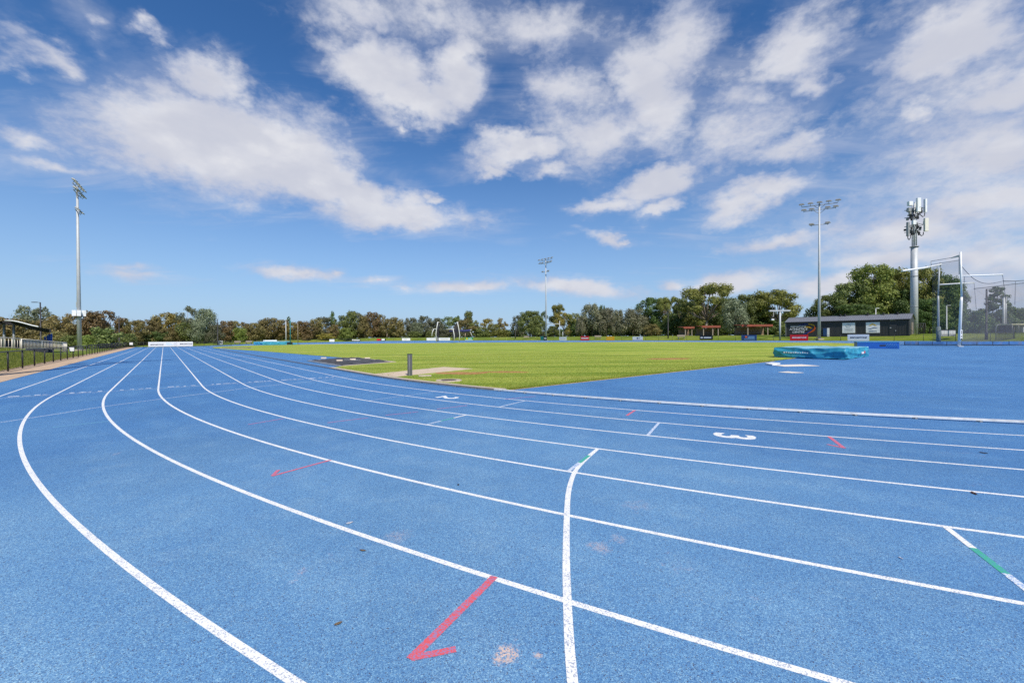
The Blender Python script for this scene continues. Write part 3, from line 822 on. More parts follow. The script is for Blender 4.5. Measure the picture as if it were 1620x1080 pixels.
tower(864, 533, 136, 26.2, (.66, -.75), 'tall floodlight tower in the middle distance behind the green infield', (.26, .13))
tower(1296, 533, 80, 26.0, (.88, -.47), 'tall floodlight tower standing in front of the dark shed', (.27, .13))
q = xy(3.0, 53.0); tower(0, 0, 0, 26.0, (.5, .86), 'tall floodlight tower left of the picture, seen only by its shadow', (.36, .17), False, Vector((q[0], q[1], height(3, 53))))

# ------------------------------------------------------------------ phone mast behind the shed
def mast():
    p = ground(1446, 77); Y = 77.0
    root = empty('phone_mast', p, 0, 'thick grey monopole with white phone antennas rising behind the shed', 'phone mast')
    z = lambda y: pt(1446, y, Y).z - p.z
    k = Y / F
    zt = z(391)
    b = MB(); b.tube([(0, 0, -.3), (0, 0, zt * .55), (0, 0, zt)], [.57, .53, .50], 28); b.build('pole', M['steel'], root)
    for yy in (437, 485):
        b = MB(); b.tube([(0, 0, z(yy) - .05), (0, 0, z(yy) + .05)], .585, 28); b.build('flange', M['steel_dk'], root)
    b = MB(); b.tube([(0, 0, zt), (0, 0, zt + .12)], .66, 28); b.build('cap_plate', M['steel_dk'], root)
    b = MB()
    for an in range(4):
        x_, y_ = .28 * math.cos(R(45 + 90 * an)), .28 * math.sin(R(45 + 90 * an)); b.tube([(x_, y_, zt), (x_, y_, z(322))], .085, 6)
    b.tube([(0, 0, zt), (0, 0, z(324))], .14, 8)
    for i in range(12):
        zz = zt + .5 + i * .6
        b.box((0, 0, zz), (.5, .05, .05)); b.box((0, 0, zz + .2), (.05, .5, .05))
    b.build('lattice', M['steel'], root)
    b = MB()
    for yy in (331, 343, 357, 366):
        for an in (20, 140, 260):
            b.tube([(0, 0, z(yy)), (1.35 * math.cos(R(an)), 1.35 * math.sin(R(an)), z(yy))], .06, 6)
    b.build('antenna_arm', M['steel_dk'], root)
    def ant(name, x0, x1, y0, y1, dy, depth, mt):
        zz0, zz1 = z(y1), z(y0); xa, xb = (x0 - 1446) * k, (x1 - 1446) * k
        b = MB(); b.box(((xa + xb) / 2, dy, (zz0 + zz1) / 2), (xb - xa, depth, zz1 - zz0), bev=.05); return b.build(name, mt, root)
    W = M['white_paint']
    ant('antenna_panel', 1440.5, 1446, 316.5, 338, -1.1, .35, W); ant('antenna_panel', 1457.5, 1460.3, 316.5, 337.5, -.5, .4, W)
    ant('antenna_panel', 1453.5, 1456.5, 317.5, 334, .9, .3, W); ant('antenna_panel', 1430.5, 1433.2, 352.5, 374.5, -.5, .4, M['lamp_body'])
    ant('antenna_panel', 1454, 1459.5, 347.5, 368, -.9, .35, M['ivory'])
    ant('radio_unit', 1431.2, 1437, 320.5, 327, -.6, .5, W); ant('radio_unit', 1431.2, 1435.5, 330, 336, -.5, .45, M['lamp_body'])
    ant('radio_unit', 1437, 1442, 350.5, 357, -.7, .4, W); ant('radio_unit', 1461.5, 1464.8, 349.5, 355, 0, .5, W)
    rr = random.Random(5)
    for i in range(46):
        x_ = rr.uniform(1434, 1456); y_ = rr.choice((rr.uniform(326, 345), rr.uniform(352, 368)))
        ant('radio_unit', x_, x_ + rr.uniform(1, 2.6), y_, y_ + rr.uniform(2, 6), rr.uniform(-.5, .6), .3, M['shed_trim'] if rr.random() < .75 else M['lamp_body'])
    b = MB()
    for (xx, y0, sgn) in ((1432.3, 374, 1), (1440, 366, 1), (1457, 368, -1), (1459, 338, -1), (1437, 338, 1), (1443, 340, 1)):
        x_ = (xx - 1446) * k; z0 = z(y0)
        b.tube([(x_, -.4, z0), (x_ + .05 * sgn, -.4, z0 - .5), (x_ + .3 * sgn, -.35, z0 - .7), (x_ + .65 * sgn, -.25, z0 - .3), (x_ + .8 * sgn, -.15, z0 + .4)], .07, 6)
    b.build('cable_loop', M['black_paint'], root)
    for yy, nm in ((331, 0), (357, 1)):
        b = MB(); b.tube([(1.15 * math.cos(R(t)), 1.15 * math.sin(R(t)), z(yy)) for t in range(0, 361, 30)], .05, 6, cap=False); b.build('platform_ring', M['steel_dk'], root)
mast()

# ------------------------------------------------------------------ shed
def shed():
    f0 = -56.0
    ul, ur = 11.3, -7.6
    p = Vector((*xy(ur, f0), 1.50))
    # local frame: x from right front corner (ur) towards the left (negative picture x) is -u ... use x to the right of the facade
    L_ = ul - ur
    a = Vector((*xy(ul, f0), 0)); b_ = Vector((*xy(ur, f0), 0)); ang = math.atan2(b_.y - a.y, b_.x - a.x)
    root = empty('shed', (a.x, a.y, 1.46), ang, 'long low charcoal steel shed with grey gable roof and club logo', 'shed')
    W, H, dep, rise = L_, 3.22, 5.4, .95
    mb = MB(); n = int(W / .19)
    pts = []
    for i in range(n):                                         # ribbed cladding
        x0 = W * i / n; s = W / n
        pts += [(x0, 0), (x0 + s * .55, 0), (x0 + s * .65, -.03), (x0 + s * .9, -.03)]
    pts.append((W, 0))
    lo = [mb.bm.verts.new((x, y, 0)) for x, y in pts]; hi = [mb.bm.verts.new((x, y, H)) for x, y in pts]
    for i in range(len(pts) - 1): mb.bm.faces.new((lo[i], lo[i + 1], hi[i + 1], hi[i]))
    mb.poly([(W, 0, 0), (W, dep, 0), (W, dep, H), (W, dep / 2, H + rise), (W, 0, H)])
    mb.poly([(0, 0, 0), (0, dep, 0), (0, dep, H), (0, dep / 2, H + rise), (0, 0, H)])
    mb.poly([(0, dep, 0), (W, dep, 0), (W, dep, H), (0, dep, H)])
    mb.build('wall', M['shed'], root)
    mb = MB()
    for s in (-1, 1):
        y0, y1 = (dep / 2, -.22) if s < 0 else (dep / 2, dep + .22)
        z0, z1 = H + rise + .05, H - .04
        nr = 60
        for i in range(nr):
            x0, x1 = -.12 + (W + .3) * i / nr, -.12 + (W + .3) * (i + 1) / nr; xm = x0 + (x1 - x0) * .8
            mb.poly([(x0, y0, z0), (xm, y0, z0), (xm, y1, z1), (x0, y1, z1)])
            mb.poly([(xm, y0, z0 + .03), (x1, y0, z0 + .03), (x1, y1, z1 + .03), (xm, y1, z1 + .03)])
    rf = mb.build('roof', M['shed_roof'], root)
    b = MB(); b.box((W / 2, dep / 2, H + rise + .07), (W + .3, .3, .05)); b.build('ridge_cap', M['shed_roof'], rf)
    for fx in (.46, .50, .68, .80, .90):
        b = MB(); b.tube([(W * fx, dep / 2 - .3, H + rise - .05), (W * fx, dep / 2 - .3, H + rise + .28)], .13, 10); b.tube([(W * fx, dep / 2 - .3, H + rise + .28), (W * fx, dep / 2 - .3, H + rise + .34)], .19, 10); b.build('vent', M['shed_trim'], rf)
    b = MB(); b.box((W / 2, -.24, H - .09), (W + .2, .14, .15), bev=.02); b.build('gutter', M['shed_trim'], root)
    for x_ in (.12, W - .12):
        b = MB(); b.box((x_, -.07, H / 2 - .1), (.10, .08, H - .2)); b.build('downpipe', M['steel_dk'] if x_ < 1 else M['shed_trim'], root)
    b = MB(); b.box((W / 2, -.05, .05), (W, .08, .10)); b.build('base_trim', M['concrete'], root)
    def wx(px):   # picture column to metres along the facade
        d = ray(px, 520); A = Vector((a.x, a.y)); e = Vector((math.cos(ang), math.sin(ang)))
        det = d.x * -e.y + d.y * e.x
        t = (A.x * -e.y + A.y * e.x) / det
        return (Vector((d.x, d.y)) * t - A).dot(e), t
    def wz(px, py):
        x, t = wx(px); d = ray(px, py); return CAMH + d.z * t - 1.46
    def panel(x0, x1, y0, y1, mt, name, y=-.05, th=.05):
        xa, xb = wx(x0)[0], wx(x1)[0]; xm = (x0 + x1) / 2; za, zb = wz(xm, y1), wz(xm, y0)
        b = MB(); b.box(((xa + xb) / 2, y, (za + zb) / 2), (xb - xa, th, zb - za), bev=.008); return b.build(name, mt, root), (xa + xb) / 2, (za + zb) / 2, xb - xa, zb - za
    pn, cx, cz, w, h = panel(1332.6, 1353, 510.6, 526.6, M['s_white'], 'sign_panel')
    def onp(x, z, y=-.082): return Matrix.Translation((x, y, z)) @ Matrix.Rotation(R(90), 4, 'X')
    b = MB(); b.tube([(cx + .36 * math.cos(t / 12 * math.pi), -.085, cz + h * .24 + .27 * math.sin(t / 12 * math.pi)) for t in range(25)], .03, 5, cap=False); b.build('emblem', M['s_grey'], pn)
    for i, (ww, zz) in enumerate(((.40, .26), (.0, 0), (.72, -.08), (.62, -.20), (.66, -.32))):
        if ww:
            b = MB(); b.box((cx, -.08, cz + h * zz), (w * (ww if i else .18), .01, .09 if i else .2)); b.build('small_print', M['s_grey'], pn)
    pn, cx, cz, w, h = panel(1370, 1392, 509.6, 526.4, M['s_white'], 'sign_panel')
    b = MB(); s = w * .29
    for poly in ([(-s, -.02), (-s * .08, s * .78), (s, -.02), (s * .45, -.02), (-.0, s * .36), (-s * .45, -.02)],):
        b.prism([(x, y) for x, y in poly], 0, .012)
    b.bm.transform(onp(cx, cz + h * .18)); b.build('chevron_emblem', M['s_gold'], pn)
    b = MB()
    wave = [(-w * .36 + w * .72 * i / 16, .10 * math.sin(-i / 16 * 6.0 - .4) + .02) for i in range(17)]
    b.prism([(x, z + .07 * math.sin(math.pi * i / 16)) for i, (x, z) in enumerate(wave)] + [(x, z - .05 * math.sin(math.pi * i / 16) - .01) for i, (x, z) in list(enumerate(wave))[::-1]], 0, .012)
    b.bm.transform(onp(cx, cz - h * .08)); b.build('wave_emblem', M['s_navy'], pn)
    text('Salisbury', h * .17, M['s_navy'], pn, onp(cx, cz - h * .34), 'wordmark', bold=.006)
    d_, cx, cz, w, h = panel(1407, 1418.6, 512.8, 532.2, M['shed_trim'], 'door', -.06, .05)
    b = MB(); b.box((cx + w * .38, -.12, cz - .05), (.10, .06, .16)); b.build('handle', M['steel'], d_)
    b = MB(); b.box((cx - w * .33, -.10, cz + h * .22), (.2, .03, .16)); b.build('notice', M['s_grey'], d_)
    panel(1408, 1416, 505.6, 506.6, M['cream'], 'wall_light', -.16, .2)
    g, cx, cz, w, h = panel(1302.8, 1309, 519.2, 531.6, M['s_navy'], 'meter_box', -.17, .25)
    panel(1309, 1312.2, 518.8, 532.3, M['s_white'], 'white_cabinet', -.16, .22)
    # club logo: three lines of slanted white lettering and two running swooshes
    X = lambda px: wx(px)[0]
    text('BRIDGESTONE', .36, M['s_white'], root, onp(X(1262.8), wz(1262, 516.4)), 'logo_lettering', shear=.18, bold=.004, sx=1.15)
    text('ATHLETICS', .62, M['s_white'], root, onp(X(1263), wz(1263, 520.6)), 'logo_lettering', shear=.18, bold=.008, sx=1.0)
    text('CENTRE', .58, M['s_white'], root, onp(X(1263), wz(1263, 525.2)), 'logo_lettering', shear=.18, bold=.008)
    def swoosh(pxs, widths, mt, name='logo_swoosh', y=-.075):
        P = [Vector((X(x), wz(x, yy))) for x, yy in pxs]; P = [Vector(p) for p in smooth_line([tuple(p) for p in P], 8)]
        b = MB(); n = len(P); up, dn = [], []
        for i, q in enumerate(P):
            d = (P[min(i + 1, n - 1)] - P[max(i - 1, 0)]).normalized(); nn = Vector((-d.y, d.x)); wi = widths[0] + (widths[1] - widths[0]) * math.sin(math.pi * i / (n - 1))
            up.append(b.bm.verts.new((q.x + nn.x * wi, y, q.y + nn.y * wi))); dn.append(b.bm.verts.new((q.x - nn.x * wi, y, q.y - nn.y * wi)))
        for i in range(n - 1): b.bm.faces.new((dn[i], dn[i + 1], up[i + 1], up[i]))
        bmesh.ops.solidify(b.bm, geom=b.bm.faces[:], thickness=.012)
        return b.build(name, mt, root)
    swoosh([(1263.5, 514.6), (1268, 513.4), (1274, 512.6), (1280, 512.5)], (.02, .09), M['s_blue'])
    swoosh([(1279, 512.5), (1283, 512.9), (1287, 514.2), (1289, 516.2)], (.06, .13), M['s_gold'])
    swoosh([(1289, 515.8), (1289.3, 519), (1287, 522.6), (1282, 525.4), (1277.5, 527.8)], (.05, .15), M['s_orange2'])
    swoosh([(1273, 517), (1277, 517), (1281, 517.6), (1283.8, 519.2)], (.10, .13), M['s_gold'])
    swoosh([(1284.6, 520.4), (1282, 523.4), (1277, 526.2), (1270, 529.2)], (.04, .13), M['s_blue'])
    b = MB(); b.box((W + .03, dep * .52, 1.35), (.05, 1.9, 2.6)); b.build('roller_door', M['timber'], root)
    b = MB()
    for i in range(14): b.box((W + .06, dep * .52, .15 + i * .185), (.02, 1.86, .03))
    b.build('door_rib', M['shed_trim'], root)
shed()

# low steel pole before the shed and the T-shaped lamp standard left of it
def t_standard():
    p = ground(1234, 84)
    root = empty('lamp_standard', p, 0, 'pale T shaped steel standard left of the dark shed', 'lamp standard')
    H = pt(1234, 491.5, 84).z - p.z
    MB().tube([(0, 0, 0), (0, 0, H)], .17, 10).build('post', M['steel'], root)
    b = MB(); b.box((-.1, 0, H), (3.9, .45, .28), rz=R(-8), bev=.03); b.build('crossbar', M['steel'], root)
    b = MB(); b.tube([(-1.3, 0, H - .1), (-1.3, 0, H - 1.2), (-1.6, 0, H - 1.2)], .05, 6); b.build('bracket', M['steel_dk'], root)
    b = MB(); b.box((-1.5, 0, H - 1.75), (.5, .3, .25), bev=.03); b.build('lamp', M['white_paint'], root)
t_standard()
def goal_frame():
    a = ground(866, 140); H = pt(884, 512.3, 140).z - a.z; w = 20 * 140 / F
    root = empty('gantry', a, 0, 'thin pale steel frame beside the middle floodlight tower', 'frame')
    MB().tube([(0, 0, H), (w, 0, H)], .11, 8).build('crossbar', M['steel'], root)
    MB().tube([(w * .97, 0, 0), (w * .97, 0, H + 1.0)], .12, 8).build('upright', M['steel'], root)
    MB().tube([(w * 1.22, 0, 0), (w * 1.22, 0, H * .45)], .12, 8).build('short_post', M['steel'], root)
goal_frame()

# ------------------------------------------------------------------ small lamp posts and poles
def lamp_post(px, ytop, Y, label, mt='black_paint', head=-1, r=.06, group='slim lamp posts round the ground', ybase=None):
    p = ground(px, Y); H = pt(px, ytop, Y).z - p.z
    root = empty('lamp_post', p, 0, label, 'lamp post', group)
    MB().tube([(0, 0, 0), (0, 0, 1.2), (0, 0, 1.25), (0, 0, H)], [r * 1.5, r * 1.4, r, r * .8], 8).build('post', M[mt], root)
    if head:
        b = MB(); b.tube([(0, 0, H - .05), (head * .6, 0, H)], .035, 6); b.box((head * .85, 0, H), (.7, .25, .09), bev=.02); b.build('lamp_head', M[mt], root)
    return root
lamp_post(64.5, 478, 62, 'black lamp post with arm reaching left behind the curved roof', head=-1, r=.09)
lamp_post(188.6, 499.5, 92, 'dark slim pole right of the left floodlight tower', head=0, r=.10)
lamp_post(344.5, 504.5, 118, 'dark lamp post behind the small square white board', head=-1, r=.11)
lamp_post(815.5, 517.5, 150, 'thin dark pole before the dark green round tree', head=0, r=.10)
lamp_post(1057, 488, 106, 'dark lamp post standing left of the big gum tree', head=0, r=.11)
lamp_post(1560.5, 457, 62, 'black lamp post with short arm among the pines at right', head=1, r=.12)
lamp_post(1385.5, 487.5, 90, 'small white lamp showing above the shed roof', 'white_paint', head=.35, r=.07)
lamp_post(1497.5, 483, 78, 'pale lamp post between the two throwing cage poles', 'steel', head=.35, r=.09)
def twin_pole():
    p = ground(1589, 66); H = pt(1589, 469, 66).z - p.z
    root = empty('steel_pole', p, 0, 'stout twin steel pole on a white footing at far right', 'pole')
    MB().tube([(-.13, 0, 0), (-.13, 0, H - .1)], .15, 8).build('shaft', M['steel'], root); MB().tube([(.15, 0, 0), (.15, 0, H)], .15, 8).build('shaft', M['steel_dk'], root)
    MB().box((.05, 0, H - .1), (.7, .3, .16), bev=.02).build('cap', M['steel_dk'], root)
    MB().box((-.1, -.1, .35), (.9, .7, .5), bev=.04).build('footing', M['s_white'], root)
twin_pole()

# ------------------------------------------------------------------ bollard, manhole, small boards on the ground
def bollard():
    p = at(648.5, 595.2); H = pt(648.5, 560.6, p.y).z - p.z
    root = empty('bollard', p + Vector((0, 0, .01)), R(20), 'dark grey square post standing in the grass beside the pale concrete pad', 'post')
    w = .20
    b = MB(); b.box((0, 0, H / 2), (w, w * .7, H), bev=.012); b.build('post', M['post_grey'], root)
    b = MB(); b.box((-.03, -w * .36, H / 2), (.022, .012, H - .06)); b.build('slot', M['steel_dk'], root)
    b = MB(); b.box((0, 0, H + .008), (w + .02, w * .7 + .02, .018)); b.build('cap', M['shed_trim'], root)
bollard()
p = at(710, 603.4)
root = empty('manhole', p, 0, 'round metal cover in a pale concrete ring in the near corner of the grass', 'manhole')
MB().tube([(0, 0, -.02), (0, 0, .062)], .50, 30).build('concrete_ring', M['concrete'], root)
MB().tube([(0, 0, .062), (0, 0, .072)], .30, 30).build('cover', worn('rusty_iron', (.10, .07, .06), .3, 9, .8), root)
p = at(665, 596); MB().box(p + Vector((.2, 0, .045)), (.55, .4, .05), rz=.3, bev=.01).build('paving_slab', M['concrete'], None)
tag(bpy.context.scene.objects['paving_slab'], 'small grey paving slab lying at the foot of the dark post', 'slab')

def low_board(label, pts4, th, name='timber_board', mtl='board_pale'):
    b = MB(); q = [at(*p_) for p_ in pts4]; c = sum(q, Vector()) / 4
    b.prism([(p_.x - c.x, p_.y - c.y) for p_ in q], .006, th)
    bmesh.ops.bevel(b.bm, geom=b.bm.edges[:], offset=min(.01, th * .3), segments=1, affect='EDGES')
    o = b.build(name, M[mtl]); o.location = c
    return tag(o, label, 'board')
low_board('raised white board, left end of the pale shape before the turquoise mat', ((1210.5, 576.6), (1222, 578.5), (1234.5, 576.2), (1221, 574.9)), .09, mtl='white_paint')
low_board('long thin pale board lying on the blue apron before the turquoise mat', ((1221, 577.5), (1240, 580), (1296.5, 578.9), (1268, 576.6)), .02)
low_board('shorter pale board lying nearer on the blue apron', ((1231, 589), (1252, 590.2), (1272, 589.8), (1246, 587.8)), .02)

# pit cover
def pit_cover():
    A, B, C_, D_ = at(489, 571.2), at(540, 579.6), at(624, 573.2), at(560, 566)
    c = (A + B + C_ + D_) / 4
    root = empty('pit_cover', c, 0, 'black tarpaulin over the long jump pit held down by pale sandbags', 'pit cover')
    nx, ny = 40, 26; mb = MB(); rr = random.Random(3)
    g = []
    for i in range(nx + 1):
        row = []
        for j in range(ny + 1):
            s, t = i / nx, j / ny
            q = A * (1 - s) * (1 - t) + B * s * (1 - t) + C_ * s * t + D_ * (1 - s) * t
            e = min(s, 1 - s, t, 1 - t)
            z = .035 + .10 * min(1, e * 7) + (.03 * math.sin(s * 23 + t * 9) + .025 * math.sin(t * 31 - s * 7) + rr.uniform(-.015, .015)) * min(1, e * 12)
            row.append(mb.bm.verts.new((q.x - c.x, q.y - c.y, z)))
        g.append(row)
    for i in range(nx):
        for j in range(ny): mb.bm.faces.new((g[i][j], g[i + 1][j], g[i + 1][j + 1], g[i][j + 1])).smooth = True
    mb.build('tarpaulin', M['tarp'], root)
    for k, (a, b) in enumerate(((B, C_), (C_, D_), (D_, A), (A, B))):
        o = MB(); d = (b - a); o.box(((a + b) / 2 - c) + Vector((0, 0, .02)), (d.length, .28, .07), rz=math.atan2(d.y, d.x), bev=.01); o.build('concrete_border', M['concrete'] if k != 3 else M['steel_dk'], root)
    for x_, y_ in ((512, 570.2), (537, 574.6), (581, 570.6), (558, 572.5)):
        q = at(x_, y_) - c; o = MB(); o.box(q + Vector((0, 0, .2)), (.40, .24, .10), rz=.5, bev=.04)
        o = o.build('sandbag', M['sandbag'], None); o.location = c; tag(o, 'pale sandbag lying on the black pit tarpaulin', 'sandbag', 'sandbags on the pit cover')
    mb = MB()
    for i in range(10):
        x_ = 545 + i * 2.6; q = at(x_, 572.0 + .12 * i) - c; mb.box(q + Vector((0, 0, .16)), (.16, .34 + .1 * math.sin(i * 3), .008), rz=.2 + .3 * math.sin(i * 5))
    mb.build('worn_lettering', M['s_grey'], root)
pit_cover()
lb = {0: 'long low pile of dark rubble and pale edging at the far end of the infield strip'}
def rubble():
    a, b = at(352, 551.2), at(396, 551.0)
    c = (a + b) / 2; d = b - a
    root = empty('pit_cover', c, math.atan2(d.y, d.x), 'far long jump pit at the tip of the grass with pale edging', 'pit cover')
    mb = MB(); mb.box((0, 0, .05), (d.length, 1.4, .10), bev=.03); mb.build('concrete_border', M['concrete'], root)
    mb = MB(); mb.box((0, 0, .13), (d.length * .9, 1.1, .09), bev=.03); mb.build('tarpaulin', M['tarp'], root)
rubble()

# ------------------------------------------------------------------ landing mats
def cover_mesh(Wd, Dp, H, seed, amp=.06):
    """draped cover: top with sag, skirts with swags; local x to the right, y away"""
    rr = random.Random(seed); mb = MB(); n = 26; m = 14
    per = []
    N = 120
    for side, (ax, ay, bx, by) in enumerate(((0, 0, 1, 0), (1, 0, 1, 1), (1, 1, 0, 1), (0, 1, 0, 0))):
        k = int(N * (Wd if side % 2 == 0 else Dp) / max(Wd, Dp))
        for i in range(k): per.append((ax + (bx - ax) * i / k, ay + (by - ay) * i / k, side, i / k))
    rings = []
    for j in range(m + 1):
        t = j / m; row = []
        for s, q, side, f in per:
            x, y = (s - .5) * Wd, q * Dp
            nx, ny = ((0, -1), (1, 0), (0, 1), (-1, 0))[side]
            sw = abs(math.sin(math.pi * f * 1.0))
            w1 = 1 - 2 * abs(math.sin(f * 7.5 - t * 2.2 + side * 1.3 + .6 * math.sin(f * 11)))
            w2 = 1 - 2 * abs(math.sin(f * 15 + t * 3.1 + side + .8 * math.sin(f * 23)))
            sag = math.sin(math.pi * min(1, max(0, (t - .10 - .5 * sw * .6) * 3.2)))
            fold = amp * (math.sin(t * 3.0) ** .8 if t < .999 else .12) * (w1 * .75 + w2 * .35 + sag * .7)
            bulge = .05 * math.sin(t * math.pi)
            low = .03 + .05 * (.5 + .5 * math.sin(f * 17 + side))
            z = H * (1 - t) + low * t + (.035 * math.sin(f * 9 + side) + .02 * math.sin(f * 23)) * (1 - t)
            row.append(mb.bm.verts.new((x + nx * (fold + bulge), y + ny * (fold + bulge), z)))
        rings.append(row)
    P = len(per)
    for a, b in zip(rings, rings[1:]):
        for k in range(P): mb.bm.faces.new((a[k], a[(k + 1) % P], b[(k + 1) % P], b[k])).smooth = True
    top = MB(); first = [top.bm.verts.new(v.co + Vector((0, 0, .002))) for v in rings[0]]; prev = first
    for j in range(1, 7):
        t = j / 7; row = []
        for v in first:
            x, y = v.co.x * (1 - t), (v.co.y - Dp / 2) * (1 - t) + Dp / 2
            z = v.co.z * (1 - t * .6) + H * t * .6 + .05 * math.sin(t * 2.6) + .025 * math.sin(x * 3.1 + y * 2.3) * math.sin(math.pi * t)
            row.append(top.bm.verts.new((x, y, z)))
        for k in range(P): top.bm.faces.new((prev[k], row[k], row[(k + 1) % P], prev[(k + 1) % P])).smooth = True
        prev = row
    top.bm.faces.new(prev)
    return mb, top

def jump_mat():
    A, B, C_ = at(1221, 566.2), at(1338, 569.3), at(1374, 563.6)
    d = B - A; ang = math.atan2(d.y, d.x); Wd = Vector((d.x, d.y)).length
    e = Vector((C_.x - B.x, C_.y - B.y)); Dp = abs(e.dot(Vector((-math.sin(ang), math.cos(ang)))))
    ang = math.atan2(e.y, e.x) - math.pi / 2; Dp = e.length
    mid = B - Vector((math.cos(ang), math.sin(ang), 0)) * (Wd / 2)
    Hh = pt(1338, 551.2, B.y).z - B.z
    root = empty('jump_mat', mid, ang, 'large turquoise covered high jump mat on the edge of the blue apron', 'landing mat')
    mb = MB(); mb.box((0, Dp / 2, Hh / 2), (Wd - .25, Dp - .25, Hh - .1), bev=.03); mb.build('mattress', M['mat_blue'], root)
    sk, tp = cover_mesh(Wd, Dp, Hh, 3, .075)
    cov = sk.build('cover', M['mat_cover'], root, True); tag(tp.build('cover_top', M['cover_top'], root, True), 'pale top of the turquoise cover, sunlight painted into its colour')
    bars_ = [(-.9 + i * .17, .12 + .02 * math.sin(i * 2)) for i in range(9)]
    mk = Matrix.Translation((-.62, -.175, Hh * .58)) @ Matrix.Rotation(R(90), 4, 'X')
    mb = MB()
    rr = random.Random(2)
    for i in range(11): mb.box((-1.5 + i * .15, -.125 + .012 * math.sin(i), Hh * .56 + .012 * math.sin(i * 1.7)), (.06 + .05 * rr.random(), .02, .05 + .05 * rr.random()), ry=.3 * rr.random())
    mb.build('worn_lettering', M['s_white'], cov)
    mb = MB()
    for i in range(4): mb.box((Wd / 2 + .16, Dp * .56 + i * .17, Hh * .52), (.02, .13, .14), rx=.1)
    mb.build('worn_lettering', M['s_white'], cov)
    mb = MB(); mb.box((Wd / 2 + .16, Dp * .56 + .78, Hh * .56), (.02, .2, .16), rx=.3); mb.build('red_emblem', M['s_red'], cov)
jump_mat()
def blue_mat():
    A, B, C_ = at(1356, 551.0), at(1420, 551.7), at(1431, 550.9)
    d = B - A; ang = math.atan2(d.y, d.x); Wd = Vector((d.x, d.y)).length; mid = (A + B) / 2
    e = Vector((C_.x - B.x, C_.y - B.y)); Dp = max(1.5, abs(e.dot(Vector((-math.sin(ang), math.cos(ang))))))
    Hh = pt(1390, 540.3, mid.y).z - mid.z
    root = empty('jump_mat', mid, ang, 'royal blue uncovered landing mat behind the turquoise one', 'landing mat')
    k = Wd * .0
    for i, (x0, x1) in enumerate(((-Wd / 2, Wd * .5),)):
        mb = MB(); mb.box(((x0 + x1) / 2, Dp / 2, (Hh - .06) / 2), (x1 - x0 - .01, Dp, Hh - .06), bev=.03); mb.build('mat_block', M['mat_blue'], root)
    mb = MB(); mb.box((Wd * .5 + .1, Dp * .55, (Hh - .08) / 2), (.16, Dp * .9, Hh - .08), bev=.03); mb.build('mat_block', M['mat_blue'], root)
    mb = MB(); mb.box((.06, Dp / 2, Hh - .028), (Wd + .2, Dp + .04, .05), bev=.02); mb.build('top_pad', M['mat_top'], root)
    mb = MB()
    for i in range(7): mb.tube([(Wd * (.2 + .04 * i), -.012, Hh * .75), (Wd * (.26 + .04 * i), -.012, .08)], .012, 5)
    mb.build('strap', M['mat_top'], root)
    mb = MB(); mb.box((Wd * .14, -.012, Hh * .45), (.5, .02, .14), bev=.005); mb.build('handle', M['shed_trim'], root)
blue_mat()
def far_mat():
    A, B = at(416, 546.2), at(475, 545.2)
    d = B - A; ang = math.atan2(d.y, d.x); Wd = Vector((d.x, d.y)).length * .72; mid = A + d * .36
    root = empty('jump_mat', mid, ang, 'light blue covered vault mat far off beyond the end of the grass', 'landing mat')
    Hh = pt(440, 540.2, mid.y).z - mid.z
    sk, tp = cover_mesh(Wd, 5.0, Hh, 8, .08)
    sk.build('cover', worn('pale_blue_tarpaulin', (.05, .32, .50), .15, 1.5, .5), root, True); tp.build('cover_top', worn('sunlit_tarpaulin', (.36, .52, .56), .15, 1.5, .5), root, True)  # top paler than the skirts: its sunlit look is put into the colour
    mb = MB(); mb.box((Wd * .66, 1.4, .28), (Wd * .36, 2.4, .5), bev=.15); mb.build('front_pad', M['mat_top'], root)
    mb = MB(); mb.box((Wd * .5 - .3, -.25, Hh * .45), (1.6, .1, .8), bev=.03); mb.build('dark_pocket', M['shed_trim'], root)
    mb = MB(); mb.box((-Wd * .05, 3.0, Hh + .25), (3.2, 1.2, .4), bev=.05); o = mb.build('white_box', M['white_paint'], None); o.location = mid; o.rotation_euler = (0, 0, ang)
    tag(o, 'white box resting on top of the far light blue mat', 'box')
    for px, yt, mt, lab in ((452.5, 508, 'steel', 'grey vault upright behind the far light blue mat'), (459.3, 506.5, 'net_teal', 'teal vault upright at the right of the far light blue mat'), (471.3, 510, 'timber', 'thin brown pole right of the far vault uprights')):
        if mt == 'net_teal' and mt not in M: M[mt] = worn('teal_paint', (.01, .17, .20), .1, 3, .5)
        q = ground(px, mid.y + 2.5); H = pt(px, yt, q.y).z - q.z
        r_ = empty('vault_upright', q, 0, lab, 'upright', None)
        MB().tube([(0, 0, 0), (0, 0, H)], .12 if px < 470 else .08, 8).build('post', M[mt], r_)
        MB().box((0, 0, .08), (1.0, .5, .14), bev=.02).build('foot', M[mt], r_)
far_mat()

